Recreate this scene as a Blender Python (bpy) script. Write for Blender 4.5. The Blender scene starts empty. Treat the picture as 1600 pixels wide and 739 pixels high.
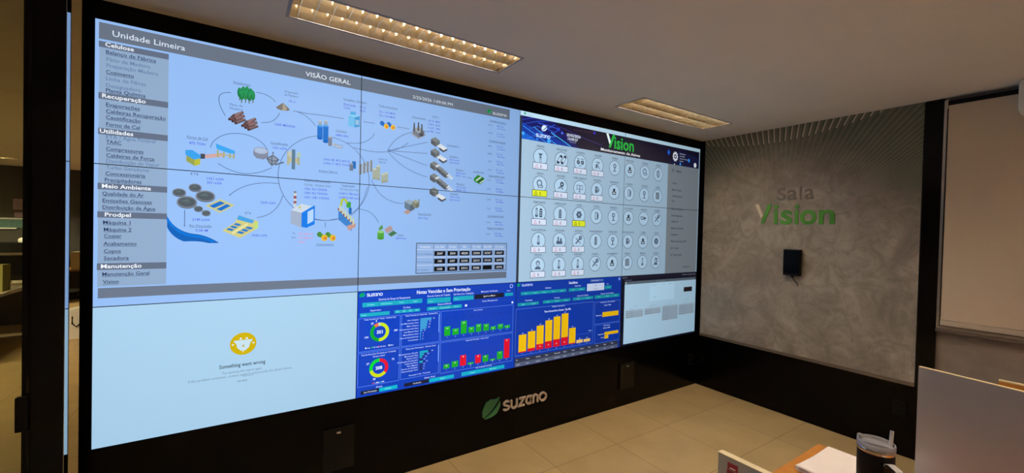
import bpy, bmesh, math, random
from mathutils import Vector, Matrix
from mathutils.geometry import tessellate_polygon

random.seed(7)
S = bpy.context.scene
C = S.collection
PI = math.pi

# ------------------------------------------------------------------ camera, world, exposure
cam_data = bpy.data.cameras.new('camera')
cam_data.sensor_width = 36.0
cam_data.lens = 647.58 / 1600 * 36.0
cam_data.clip_start = 0.02
cam = bpy.data.objects.new('camera', cam_data)
C.objects.link(cam)
cam.matrix_world = Matrix(((0.83600856, -0.01182043, -0.54858907, 0.58372),
                           (-0.54819193, 0.02570965, -0.83595731, -2.73218),
                           (0.0239854, 0.99959957, 0.01501362, 1.67699),
                           (0, 0, 0, 1)))
S.camera = cam

world = bpy.data.worlds.new('world')
S.world = world
world.use_nodes = True
bg = world.node_tree.nodes['Background']
bg.inputs['Color'].default_value = (1.0, 0.8, 0.6, 1)
bg.inputs['Strength'].default_value = 0.02

S.view_settings.view_transform = 'Standard'
S.view_settings.look = 'None'
S.view_settings.gamma = 1.0
S.view_settings.use_curve_mapping = False
S.view_settings.exposure = 0.0

TUBE_GAIN = 108.0            # ceiling tubes
OFFICE_GAIN = 750.0          # tubes of the office beyond the glass
SCREEN_GAIN = 1.0
TUBE_COL = (1.0, 0.89, 0.77)
CEIL = 2.72
XW = 4.898                  # face of the right wall


# ------------------------------------------------------------------ materials
def lin(c):
    c = c / 255.0
    return c / 12.92 if c <= 0.04045 else ((c + 0.055) / 1.055) ** 2.4


def rgb(r, g, b):
    return (lin(r), lin(g), lin(b), 1.0)


def mat(name, col, rough=0.5, metal=0.0, spec=0.5, ior=None, noise=0.0, scale=8.0, emit=None, power=0.0, bump=0.0):
    m = bpy.data.materials.new(name)
    m.use_nodes = True
    nt = m.node_tree
    p = nt.nodes['Principled BSDF']
    p.inputs['Base Color'].default_value = (*col[:3], 1)
    p.inputs['Roughness'].default_value = rough
    p.inputs['Metallic'].default_value = metal
    p.inputs['Specular IOR Level'].default_value = spec
    if ior:
        p.inputs['IOR'].default_value = ior
    if emit:
        p.inputs['Emission Color'].default_value = (*emit[:3], 1)
        p.inputs['Emission Strength'].default_value = power
    if noise or bump:
        tc = nt.nodes.new('ShaderNodeTexCoord')
        n = nt.nodes.new('ShaderNodeTexNoise')
        n.inputs['Scale'].default_value = scale
        n.inputs['Detail'].default_value = 5
        nt.links.new(tc.outputs['Object'], n.inputs['Vector'])
        if noise:
            r = nt.nodes.new('ShaderNodeMapRange')
            r.inputs[1].default_value = 0.25
            r.inputs[2].default_value = 0.75
            r.inputs[3].default_value = 1 - noise
            r.inputs[4].default_value = 1 + noise
            nt.links.new(n.outputs['Fac'], r.inputs[0])
            v = nt.nodes.new('ShaderNodeVectorMath')
            v.operation = 'SCALE'
            v.inputs[0].default_value = col[:3]
            nt.links.new(r.outputs[0], v.inputs['Scale'])
            nt.links.new(v.outputs[0], p.inputs['Base Color'])
        if bump:
            b = nt.nodes.new('ShaderNodeBump')
            b.inputs['Strength'].default_value = bump
            b.inputs['Distance'].default_value = 0.002
            nt.links.new(n.outputs['Fac'], b.inputs['Height'])
            nt.links.new(b.outputs[0], p.inputs['Normal'])
    return m


def node(nt, kind, **kw):
    n = nt.nodes.new(kind)
    for k, v in kw.items():
        if k.startswith('in_'):
            key = k[3:]
            n.inputs[int(key) if key.isdigit() else key].default_value = v
        else:
            setattr(n, k, v)
    return n


def mth(nt, op, a, b=None, clamp=False):
    n = nt.nodes.new('ShaderNodeMath')
    n.operation = op
    n.use_clamp = clamp
    for i, x in enumerate((a, b)):
        if x is None:
            continue
        if isinstance(x, (int, float)):
            n.inputs[i].default_value = x
        else:
            nt.links.new(x, n.inputs[i])
    return n.outputs[0]


def mixc(nt, fac, a, b):
    n = nt.nodes.new('ShaderNodeMix')
    n.data_type = 'RGBA'
    for key, x in ((0, fac), (6, a), (7, b)):
        if isinstance(x, (int, float)):
            n.inputs[key].default_value = x
        elif isinstance(x, tuple):
            n.inputs[key].default_value = x
        else:
            nt.links.new(x, n.inputs[key])
    return n.outputs[2]


def floor_material():
    m = bpy.data.materials.new('beige_porcelain_tiles')
    m.use_nodes = True
    nt = m.node_tree
    p = nt.nodes['Principled BSDF']
    tc = nt.nodes.new('ShaderNodeTexCoord')
    sh = node(nt, 'ShaderNodeVectorMath', operation='SUBTRACT')
    sh.inputs[1].default_value = (0.013, 0.138, 0)
    nt.links.new(tc.outputs['Object'], sh.inputs[0])
    br = nt.nodes.new('ShaderNodeTexBrick')
    br.offset = 0.0
    br.squash = 1.0
    br.inputs['Scale'].default_value = 1.0
    br.inputs['Mortar Size'].default_value = 0.0022
    br.inputs['Mortar Smooth'].default_value = 0.1
    br.inputs['Brick Width'].default_value = 0.618
    br.inputs['Row Height'].default_value = 0.618
    nt.links.new(sh.outputs[0], br.inputs['Vector'])
    n1 = node(nt, 'ShaderNodeTexNoise', in_Scale=2.3, in_Detail=6.0, in_Roughness=0.6)
    nt.links.new(tc.outputs['Object'], n1.inputs['Vector'])
    base = mixc(nt, n1.outputs['Fac'], (0.35, 0.245, 0.105, 1), (0.56, 0.41, 0.20, 1))
    br.inputs['Color1'].default_value = (1, 1, 1, 1)
    br.inputs['Color2'].default_value = (0.93, 0.93, 0.92, 1)
    br.inputs['Mortar'].default_value = (0.45, 0.42, 0.38, 1)
    mul = nt.nodes.new('ShaderNodeMix')
    mul.data_type = 'RGBA'
    mul.blend_type = 'MULTIPLY'
    mul.inputs[0].default_value = 1.0
    nt.links.new(base, mul.inputs[6])
    nt.links.new(br.outputs['Color'], mul.inputs[7])
    nt.links.new(mul.outputs[2], p.inputs['Base Color'])
    p.inputs['Roughness'].default_value = 0.42
    p.inputs['Specular IOR Level'].default_value = 0.35
    return m


def panel_material():
    """Concrete-look print with fine rays that fan out below the ceiling line."""
    m = bpy.data.materials.new('concrete_print_with_rays')
    m.use_nodes = True
    nt = m.node_tree
    p = nt.nodes['Principled BSDF']
    tc = nt.nodes.new('ShaderNodeTexCoord')
    sx = nt.nodes.new('ShaderNodeSeparateXYZ')
    nt.links.new(tc.outputs['Object'], sx.inputs[0])
    Y, Z = sx.outputs[1], sx.outputs[2]
    n1 = node(nt, 'ShaderNodeTexNoise', in_Scale=2.6, in_Detail=9.0, in_Roughness=0.7, in_Distortion=0.9)
    n2 = node(nt, 'ShaderNodeTexNoise', in_Scale=6.0, in_Detail=9.0, in_Roughness=0.68, in_Distortion=1.5)
    nt.links.new(tc.outputs['Object'], n1.inputs['Vector'])
    nt.links.new(tc.outputs['Object'], n2.inputs['Vector'])
    r1 = node(nt, 'ShaderNodeMapRange', in_1=0.34, in_2=0.66, in_3=0.0, in_4=1.0)
    nt.links.new(n1.outputs['Fac'], r1.inputs[0])
    c1 = mixc(nt, r1.outputs[0], (0.20, 0.178, 0.155, 1), (0.42, 0.37, 0.32, 1))
    r2 = node(nt, 'ShaderNodeMapRange', in_1=0.46, in_2=0.62, in_3=0.0, in_4=0.7)
    nt.links.new(n2.outputs['Fac'], r2.inputs[0])
    c2 = mixc(nt, r2.outputs[0], c1, (0.19, 0.172, 0.15, 1))
    # radius and angle about a point on the panel
    dy = mth(nt, 'ADD', Y, 0.80)
    dz = mth(nt, 'SUBTRACT', Z, 1.55)
    rad = mth(nt, 'SQRT', mth(nt, 'ADD', mth(nt, 'MULTIPLY', dy, dy), mth(nt, 'MULTIPLY', dz, dz)))
    ang = mth(nt, 'ARCTAN2', dy, dz)
    # rays about 5.5 cm apart on the top edge: use the crossing of the ray with z = 2.72
    cross = mth(nt, 'MULTIPLY', mth(nt, 'DIVIDE', dy, mth(nt, 'MAXIMUM', dz, 0.22)), 1.17)
    saw = mth(nt, 'FRACT', mth(nt, 'MULTIPLY', mth(nt, 'ADD', cross, 10.0), 18.5))
    thin = mth(nt, 'LESS_THAN', saw, 0.2)
    wide = mth(nt, 'LESS_THAN', saw, 0.55)
    # green band: wide rays outside a circle, ragged by noise
    edge = mth(nt, 'ADD', rad, mth(nt, 'MULTIPLY', mth(nt, 'SUBTRACT', n1.outputs['Fac'], 0.5), 0.5))
    g = node(nt, 'ShaderNodeMapRange', in_1=0.74, in_2=1.1, in_3=0.0, in_4=1.0)
    nt.links.new(edge, g.inputs[0])
    up = node(nt, 'ShaderNodeMapRange', in_1=1.75, in_2=2.1, in_3=0.0, in_4=1.0)
    nt.links.new(Z, up.inputs[0])
    gm = mth(nt, 'MULTIPLY', g.outputs[0], up.outputs[0])
    gcol = mixc(nt, wide, (0.17, 0.165, 0.14, 1), (0.085, 0.115, 0.07, 1))
    c3 = mixc(nt, mth(nt, 'MULTIPLY', gm, 0.85), c2, gcol)
    # pale thin rays close to the ceiling, ending on an arc
    dd = mth(nt, 'ADD', Y, 0.72)
    arc = mth(nt, 'ADD', 2.585, mth(nt, 'MULTIPLY', mth(nt, 'MULTIPLY', dd, dd), 0.17))
    top = mth(nt, 'GREATER_THAN', Z, arc)
    c4 = mixc(nt, mth(nt, 'MULTIPLY', mth(nt, 'MULTIPLY', thin, top), 0.95), c3, (0.62, 0.58, 0.48, 1))
    nt.links.new(c4, p.inputs['Base Color'])
    p.inputs['Roughness'].default_value = 0.55
    p.inputs['Specular IOR Level'].default_value = 0.3
    return m


def wood_material(name, dark, light):
    m = bpy.data.materials.new(name)
    m.use_nodes = True
    nt = m.node_tree
    p = nt.nodes['Principled BSDF']
    tc = nt.nodes.new('ShaderNodeTexCoord')
    mp = node(nt, 'ShaderNodeMapping')
    mp.inputs['Scale'].default_value = (9, 1.1, 9)
    nt.links.new(tc.outputs['Object'], mp.inputs['Vector'])
    n = node(nt, 'ShaderNodeTexNoise', in_Scale=4.0, in_Detail=7.0, in_Distortion=0.6)
    nt.links.new(mp.outputs[0], n.inputs['Vector'])
    nt.links.new(mixc(nt, n.outputs['Fac'], dark, light), p.inputs['Base Color'])
    p.inputs['Roughness'].default_value = 0.4
    return m


def screen_material():
    """LCD panel: dark glass that emits its picture mostly straight ahead."""
    m = bpy.data.materials.new('lcd_picture')
    m.use_nodes = True
    nt = m.node_tree
    p = nt.nodes['Principled BSDF']
    at = nt.nodes.new('ShaderNodeAttribute')
    at.attribute_name = 'picture'
    lw = nt.nodes.new('ShaderNodeLayerWeight')
    lw.inputs['Blend'].default_value = 0.5
    f = mth(nt, 'SUBTRACT', 1.0, lw.outputs['Facing'])
    nt.links.new(at.outputs['Color'], p.inputs['Emission Color'])
    nt.links.new(mth(nt, 'MULTIPLY', mth(nt, 'POWER', f, 1.5), SCREEN_GAIN), p.inputs['Emission Strength'])
    p.inputs['Base Color'].default_value = (0.004, 0.004, 0.005, 1)
    p.inputs['Roughness'].default_value = 0.35
    p.inputs['Specular IOR Level'].default_value = 0.25
    return m


def glass_material():
    m = bpy.data.materials.new('clear_pane_glass')
    m.use_nodes = True
    nt = m.node_tree
    nt.nodes.remove(nt.nodes['Principled BSDF'])
    out = nt.nodes['Material Output']
    tr = nt.nodes.new('ShaderNodeBsdfTransparent')
    tr.inputs[0].default_value = (0.80, 0.82, 0.76, 1)
    gl = nt.nodes.new('ShaderNodeBsdfGlossy')
    gl.inputs['Roughness'].default_value = 0.02
    fr = nt.nodes.new('ShaderNodeFresnel')
    fr.inputs[0].default_value = 1.45
    mx = nt.nodes.new('ShaderNodeMixShader')
    nt.links.new(fr.outputs[0], mx.inputs[0])
    nt.links.new(tr.outputs[0], mx.inputs[1])
    nt.links.new(gl.outputs[0], mx.inputs[2])
    nt.links.new(mx.outputs[0], out.inputs[0])
    return m


M = {
    'floor': floor_material(),
    'ceiling': mat('ceiling_paint', (0.76, 0.72, 0.69), 0.85, noise=0.02, scale=3),
    'wall': mat('warm_wall_paint', (0.50, 0.43, 0.36), 0.8, noise=0.03, scale=4),
    'under': mat('grey_brown_wall_paint', (0.24, 0.20, 0.17), 0.8, noise=0.12, scale=9),
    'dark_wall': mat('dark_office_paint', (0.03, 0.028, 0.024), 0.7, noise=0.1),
    'black': mat('black_lacquer', (0.0014, 0.0013, 0.0014), 0.24, spec=0.08, noise=0.1),
    'black_gloss': mat('black_gloss', (0.0015, 0.0015, 0.0015), 0.12, spec=0.2, noise=0.05),
    'matt_black': mat('matt_black', (0.0025, 0.0025, 0.003), 0.45, spec=0.16, noise=0.1, scale=40),
    'bezel': mat('black_bezel', (0.003, 0.003, 0.004), 0.4, spec=0.2, noise=0.05),
    'panel': panel_material(),
    'ledge': mat('brown_ledge', (0.11, 0.085, 0.065), 0.5, noise=0.1),
    'screen': screen_material(),
    'glass': glass_material(),
    'alu': mat('brushed_aluminium', (0.62, 0.60, 0.58), 0.3, 1.0, noise=0.05, scale=60),
    'polished': mat('polished_edge', (0.47, 0.48, 0.48), 0.05, 1.0, noise=0.02),
    'mirror': mat('anodised_reflector', (0.84, 0.75, 0.58), 0.2, 1.0, noise=0.04, scale=50),
    'fixture_frame': mat('white_fixture_frame', (0.34, 0.32, 0.33), 0.5, noise=0.02),
    'tube': mat('fluorescent_tube', (0.8, 0.8, 0.8), 0.4, emit=TUBE_COL, power=TUBE_GAIN, noise=0.01),
    'office_tube': mat('office_fluorescent_tube', (0.8, 0.8, 0.8), 0.4, emit=(1.0, 0.82, 0.5), power=OFFICE_GAIN, noise=0.01),
    'fabric': mat('beige_blind_fabric', (0.64, 0.52, 0.39), 0.9, noise=0.04, scale=300, bump=0.2),
    'bar': mat('cream_bar', (0.52, 0.44, 0.35), 0.5, noise=0.03),
    'wood': wood_material('orange_wood', (0.40, 0.14, 0.018, 1), (0.58, 0.24, 0.04, 1)),
    'cream_edge': mat('cream_edging', (0.78, 0.66, 0.40), 0.5, noise=0.04),
    'grey_lam': mat('grey_laminate', (0.27, 0.255, 0.245), 0.5, noise=0.04),
    'grey_satin': mat('grey_satin_panel', (0.40, 0.395, 0.41), 0.36, 0.55, spec=0.5, noise=0.02),
    'paper': mat('white_paper', (0.90, 0.80, 0.72), 0.8, noise=0.03, scale=20),
    'red': mat('red_sticker', (0.22, 0.012, 0.02), 0.5, noise=0.05),
    'white': mat('white_plastic', (0.72, 0.70, 0.66), 0.5, noise=0.03),
    'steel': mat('stainless_rim', (0.70, 0.62, 0.52), 0.25, 1.0, noise=0.03),
    'clear': mat('clear_lid_plastic', (0.62, 0.60, 0.64), 0.12, spec=0.5, noise=0.02),
    'straw': mat('frosted_straw', (0.46, 0.43, 0.43), 0.35, noise=0.03),
    'green_sign': mat('green_acrylic', (0.055, 0.25, 0.018), 0.4, noise=0.05),
    'cream_sign': mat('cream_acrylic', (0.78, 0.68, 0.56), 0.4, noise=0.03),
    'grey_sign': mat('taupe_acrylic', (0.135, 0.115, 0.10), 0.5, noise=0.05),
    'leaf': mat('dark_green_acrylic', (0.018, 0.11, 0.045), 0.35, noise=0.08),
    'leaf_light': mat('mid_green_acrylic', (0.03, 0.15, 0.06), 0.35, noise=0.08),
    'letter': mat('pale_metal_letter', (0.58, 0.47, 0.39), 0.4, noise=0.04),
    'olive': mat('olive_card', (0.30, 0.30, 0.09), 0.7, noise=0.05),
    'tan': mat('tan_laminate', (0.52, 0.44, 0.25), 0.5, noise=0.04),
    'purple': mat('mauve_print', (0.26, 0.17, 0.24), 0.6, noise=0.15, scale=20),
    'teal': mat('teal_print', (0.06, 0.14, 0.14), 0.5, noise=0.3, scale=30),
    'brown_edge': mat('brown_laminate', (0.33, 0.15, 0.05), 0.5, noise=0.1),
}


M['clear'].node_tree.nodes['Principled BSDF'].inputs['Transmission Weight'].default_value = 0.55

# ------------------------------------------------------------------ mesh helpers
def link(name, me, material=None, parent=None):
    o = bpy.data.objects.new(name, me)
    C.objects.link(o)
    if material is not None:
        me.materials.append(material)
    if parent is not None:
        o.parent = parent
    return o


def obj(name, bm, material, parent=None, smooth=False):
    bmesh.ops.recalc_face_normals(bm, faces=bm.faces[:])
    me = bpy.data.meshes.new(name)
    bm.to_mesh(me)
    bm.free()
    if smooth:
        for p in me.polygons:
            p.use_smooth = True
        try:
            me.set_sharp_from_angle(angle=math.radians(35))
        except Exception:
            pass
    return link(name, me, material, parent)


def box(bm, x0, y0, z0, x1, y1, z1, bev=0.0, mtx=None):
    r = bmesh.ops.create_cube(bm, size=1.0)
    vs = r['verts']
    sx, sy, sz = x1 - x0, y1 - y0, z1 - z0
    for v in vs:
        v.co = Vector(((v.co.x + 0.5) * sx + x0, (v.co.y + 0.5) * sy + y0, (v.co.z + 0.5) * sz + z0))
    new = vs
    if bev:
        es = list({e for v in vs for e in v.link_edges})
        res = bmesh.ops.bevel(bm, geom=es, offset=bev, segments=2, affect='EDGES', profile=0.6)
        new = list({v for f in res['faces'] for v in f.verts} | {v for v in vs if v.is_valid})
    if mtx is not None:
        for v in new:
            v.co = mtx @ v.co
    return new


def boxes(name, lst, material, parent=None, bev=0.0):
    bm = bmesh.new()
    for b in lst:
        box(bm, *b, bev=bev)
    return obj(name, bm, material, parent)


def tube(bm, pts, r, n=10, closed=False, flat=None):
    """A round tube along points; radius may be a list."""
    pts = [Vector(p) for p in pts]
    rings = []
    up = Vector((0, 0, 1))
    N = len(pts)
    for i, p in enumerate(pts):
        a = pts[(i - 1) % N] if (closed or i > 0) else p
        b = pts[(i + 1) % N] if (closed or i < N - 1) else p
        t = (b - a).normalized()
        s = t.cross(up)
        if s.length < 0.05:
            s = t.cross(Vector((1, 0, 0)))
        s.normalize()
        u = s.cross(t)
        rr = r[i] if isinstance(r, (list, tuple)) else r
        ring = []
        for k in range(n):
            a_ = 2 * PI * k / n
            f = flat if flat else 1.0
            ring.append(bm.verts.new(p + s * math.cos(a_) * rr + u * math.sin(a_) * rr * f))
        rings.append(ring)
    for i in range(N if closed else N - 1):
        A, B = rings[i], rings[(i + 1) % N]
        for k in range(n):
            bm.faces.new((A[k], A[(k + 1) % n], B[(k + 1) % n], B[k]))
    if not closed:
        bm.faces.new(rings[0])
        bm.faces.new(rings[-1][::-1])


def lathe(bm, prof, n=40, cx=0, cy=0, cap0=True, cap1=True):
    rings = []
    for r, z in prof:
        rings.append([bm.verts.new((cx + r * math.cos(2 * PI * k / n), cy + r * math.sin(2 * PI * k / n), z)) for k in range(n)])
    for A, B in zip(rings, rings[1:]):
        for k in range(n):
            bm.faces.new((A[k], A[(k + 1) % n], B[(k + 1) % n], B[k]))
    if cap0:
        bm.faces.new(rings[0][::-1])
    if cap1:
        bm.faces.new(rings[-1])


def prism(bm, pts, depth, place):
    """Solid from a 2D outline: place(x, y, d) -> 3D."""
    tri = tessellate_polygon([[Vector((x, y, 0)) for x, y in pts]])
    F = [bm.verts.new(place(x, y, depth)) for x, y in pts]
    B = [bm.verts.new(place(x, y, 0)) for x, y in pts]
    for t in tri:
        try:
            bm.faces.new([F[i] for i in t])
            bm.faces.new([B[i] for i in t][::-1])
        except ValueError:
            pass
    n = len(pts)
    for i in range(n):
        bm.faces.new((F[i], F[(i + 1) % n], B[(i + 1) % n], B[i]))


def stroke_sides(pts, w, closed=False):
    """Left and right outline points of a stroke of width w."""
    N = len(pts)
    L, R = [], []
    for i in range(N):
        p = Vector(pts[i])
        a = Vector(pts[(i - 1) % N]) if (closed or i > 0) else None
        b = Vector(pts[(i + 1) % N]) if (closed or i < N - 1) else None
        d1 = (p - a).normalized() if a is not None else None
        d2 = (b - p).normalized() if b is not None else None
        d1 = d1 or d2
        d2 = d2 or d1
        n1 = Vector((-d1.y, d1.x))
        n2 = Vector((-d2.y, d2.x))
        nn = (n1 + n2)
        if nn.length < 1e-6:
            nn = n1
        nn.normalize()
        k = 1.0 / max(0.45, nn.dot(n1))
        L.append(tuple(p + nn * (w / 2 * k)))
        R.append(tuple(p - nn * (w / 2 * k)))
    return L, R


def solid_stroke(bm, pts, w, depth, place, closed=False):
    L, R = stroke_sides(pts, w, closed)
    q = []
    for l, r in zip(L, R):
        q.append([bm.verts.new(place(*l, depth)), bm.verts.new(place(*r, depth)),
                  bm.verts.new(place(*r, 0)), bm.verts.new(place(*l, 0))])
    n = len(q)
    for i in range(n if closed else n - 1):
        A, B = q[i], q[(i + 1) % n]
        for k in range(4):
            bm.faces.new((A[k], A[(k + 1) % 4], B[(k + 1) % 4], B[k]))
    if not closed:
        bm.faces.new(q[0])
        bm.faces.new(q[-1][::-1])


def empty(name, loc, label, cat, group=None, kind=None):
    o = bpy.data.objects.new(name, None)
    o.empty_display_size = 0.1
    C.objects.link(o)
    o.location = loc
    tag(o, label, cat, group, kind)
    return o


def tag(o, label=None, cat=None, group=None, kind=None):
    if label:
        o['label'] = label
    if cat:
        o['category'] = cat
    if group:
        o['group'] = group
    if kind:
        o['kind'] = kind
    return o


def struct(name, lst, material, label, bev=0.0):
    o = boxes(name, lst, material, None, bev)
    o['kind'] = 'structure'
    o['label'] = label
    return o


def copy_tree(root, loc, label):
    r = root.copy()
    C.objects.link(r)
    r.location = loc
    r['label'] = label
    for ch in list(root.children):
        c = ch.copy()
        C.objects.link(c)
        c.parent = r
        for g in ch.children:
            d = g.copy()
            C.objects.link(d)
            d.parent = c
    return r


def arc(cx, cy, rx, ry, a0, a1, n=16):
    return [(cx + rx * math.cos(math.radians(a0 + (a1 - a0) * i / n)),
             cy + ry * math.sin(math.radians(a0 + (a1 - a0) * i / n))) for i in range(n + 1)]


def bez(p0, p1, p2, n=14):
    out = []
    for i in range(n + 1):
        t = i / n
        out.append(((1 - t) ** 2 * p0[0] + 2 * t * (1 - t) * p1[0] + t * t * p2[0],
                    (1 - t) ** 2 * p0[1] + 2 * t * (1 - t) * p1[1] + t * t * p2[1]))
    return out


# ------------------------------------------------------------------ lettering (built-in font turned into meshes)
TEXT = {}


def text_mesh(s, bold=0.0, extrude=0.0, res=3):
    key = (s, bold, extrude, res)
    if key in TEXT:
        return TEXT[key]
    cu = bpy.data.curves.new('lettering', 'FONT')
    cu.body = s
    cu.size = 1.0
    cu.offset = bold
    cu.extrude = extrude
    cu.resolution_u = res
    o = bpy.data.objects.new('lettering', cu)
    C.objects.link(o)
    dg = bpy.context.evaluated_depsgraph_get()
    me = o.evaluated_get(dg).to_mesh()
    vs = [tuple(v.co) for v in me.vertices]
    me.calc_loop_triangles()
    tris = [tuple(t.vertices) for t in me.loop_triangles]
    fs = [tuple(p.vertices) for p in me.polygons]
    o.evaluated_get(dg).to_mesh_clear()
    bpy.data.objects.remove(o)
    bpy.data.curves.remove(cu)
    TEXT[key] = (vs, tris, fs)
    return TEXT[key]


CAPH = max(v[1] for v in text_mesh('H')[0])

# strokes of the rounded wordmark, x-height 1
WORD = {
    's': (0.80, [(bez((.72, .84), (.55, 1.0), (.36, .93), 8) + bez((.36, .93), (.02, .80), (.2, .58), 8)[1:]
                  + bez((.2, .58), (.3, .5), (.5, .46), 6)[1:] + bez((.5, .46), (.8, .38), (.68, .17), 8)[1:]
                  + bez((.68, .17), (.42, -.07), (.08, .15), 8)[1:], False)]),
    'u': (0.95, [([(.1, .98), (.1, .4)] + arc(.45, .4, .35, .36, 180, 360, 14)[1:] + [(.8, .98)], False)]),
    'z': (0.85, [([(.08, .9), (.72, .9), (.1, .1), (.76, .1)], False)]),
    'a': (0.98, [(arc(.46, .5, .38, .41, 0, 345, 24), True), ([(.85, .98), (.85, .02)], False)]),
    'n': (0.95, [([(.1, .02), (.1, .58)] + arc(.45, .58, .35, .34, 180, 0, 14)[1:] + [(.8, .02)], False)]),
    'o': (1.02, [(arc(.5, .5, .41, .43, 0, 345, 24), True)]),
}
LEAF_A = [(0.97, 1.0), (.75, .93), (.46, .97), (.2, .86), (.07, .62), (.0, .4), (.02, .22), (.045, .1), (.3, .22), (.55, .42), (.72, .62), (.86, .82)]
LEAF_B = [(1.0, .8), (1.0, .55), (.93, .38), (.83, .2), (.68, .1), (.5, .04), (.17, .0), (.12, .06), (.36, .14), (.58, .28), (.78, .48), (.92, .68)]


# ------------------------------------------------------------------ picture shown on the video wall (millimetres on the wall plane, y down)
PW, PH = 1213.5, 683.6


class Picture:
    def __init__(self):
        self.t = []
        self.gain = 1.0

    def tri(self, a, b, c, col, lay):
        self.t.append((a, b, c, col, lay))

    def colr(self, col):
        g = self.gain
        return (lin(col[0]) * g, lin(col[1]) * g, lin(col[2]) * g, 1.0)

    def poly(self, pts, col, lay=2):
        c = self.colr(col)
        for t in tessellate_polygon([[Vector((x, y, 0)) for x, y in pts]]):
            self.tri(*[pts[i] for i in t], c, lay)

    def rect(self, x0, y0, x1, y1, col, lay=2):
        c = self.colr(col)
        self.tri((x0, y0), (x1, y0), (x1, y1), c, lay)
        self.tri((x0, y0), (x1, y1), (x0, y1), c, lay)

    def frame(self, x0, y0, x1, y1, w, col, lay=3):
        self.rect(x0, y0, x1, y0 + w, col, lay)
        self.rect(x0, y1 - w, x1, y1, col, lay)
        self.rect(x0, y0, x0 + w, y1, col, lay)
        self.rect(x1 - w, y0, x1, y1, col, lay)

    def disc(self, cx, cy, rx, ry, col, lay=2, n=28):
        c = self.colr(col)
        p = [(cx + rx * math.cos(2 * PI * k / n), cy + ry * math.sin(2 * PI * k / n)) for k in range(n)]
        for k in range(1, n - 1):
            self.tri(p[0], p[k], p[k + 1], c, lay)

    def ring(self, cx, cy, r0, r1, a0, a1, col, lay=3, n=24):
        """Angles in degrees clockwise from the top."""
        c = self.colr(col)
        q = []
        for k in range(n + 1):
            a = math.radians(a0 + (a1 - a0) * k / n)
            q.append(((cx + r0 * math.sin(a), cy - r0 * math.cos(a)), (cx + r1 * math.sin(a), cy - r1 * math.cos(a))))
        for (a, b), (d, e) in zip(q, q[1:]):
            self.tri(a, b, e, c, lay)
            self.tri(a, e, d, c, lay)

    def line(self, pts, w, col, lay=3, closed=False):
        c = self.colr(col)
        L, R = stroke_sides(pts, w, closed)
        n = len(pts)
        for i in range(n if closed else n - 1):
            j = (i + 1) % n
            self.tri(L[i], R[i], R[j], c, lay)
            self.tri(L[i], R[j], L[j], c, lay)

    def arrow(self, pts, w, col, size=7):
        self.line(pts, w, col, 3)
        a, b = Vector(pts[-2]), Vector(pts[-1])
        d = (b - a).normalized()
        n = Vector((-d.y, d.x))
        self.poly([tuple(b + d * size), tuple(b + n * size * .6), tuple(b - n * size * .6)], col, 3)

    def text(self, s, x0, base, cap, col, x1=None, bold=0.0, lay=5, align='L', under=False):
        vs, tris, _ = text_mesh(s, bold, 0.0, 2)
        if not vs:
            return
        lo = min(v[0] for v in vs)
        hi = max(v[0] for v in vs)
        ky = cap / CAPH
        kx = ky if x1 is None else (x1 - x0) / (hi - lo)
        w = (hi - lo) * kx
        if align == 'C':
            x0 = x0 - w / 2
        elif align == 'R':
            x0 = x0 - w
        c = self.colr(col)
        P = [((v[0] - lo) * kx + x0, base - v[1] * ky) for v in vs]
        for t in tris:
            self.tri(P[t[0]], P[t[1]], P[t[2]], c, lay)
        if under:
            self.rect(x0, base + cap * .16, x0 + w, base + cap * .16 + max(1.5, cap * .1), col, lay)

    def word(self, x0, base, xh, x1, col, lay=5):
        total = sum(WORD[ch][0] for ch in 'suzano') - .12
        k = (x1 - x0) / total
        x = 0
        for ch in 'suzano':
            adv, strokes = WORD[ch]
            for pts, cl in strokes:
                self.line([(x0 + (x + px) * k, base - py * xh) for px, py in pts], xh * .2, col, lay, cl)
            x += adv

    def leaf(self, x0, y0, x1, y1, ca, cb, lay=5):
        for L, c in ((LEAF_A, ca), (LEAF_B, cb)):
            self.poly([(x0 + px * (x1 - x0), y1 - py * (y1 - y0)) for px, py in L], c, lay)

    def iso(self, x, y, w, d, h, top, left, right, lay=3):
        """A small isometric block: x, y its near bottom corner; w to the right, d to the left."""
        s = 0.55
        A = (x, y)
        B = (x + w, y - w * s)
        D = (x - d, y - d * s)
        self.poly([A, B, (B[0], B[1] - h), (A[0], A[1] - h)], right, lay)
        self.poly([A, D, (D[0], D[1] - h), (A[0], A[1] - h)], left, lay)
        self.poly([(A[0], A[1] - h), (B[0], B[1] - h), (B[0] - d, B[1] - d * s - h), (D[0], D[1] - h)], top, lay)


V = Picture()


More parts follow.
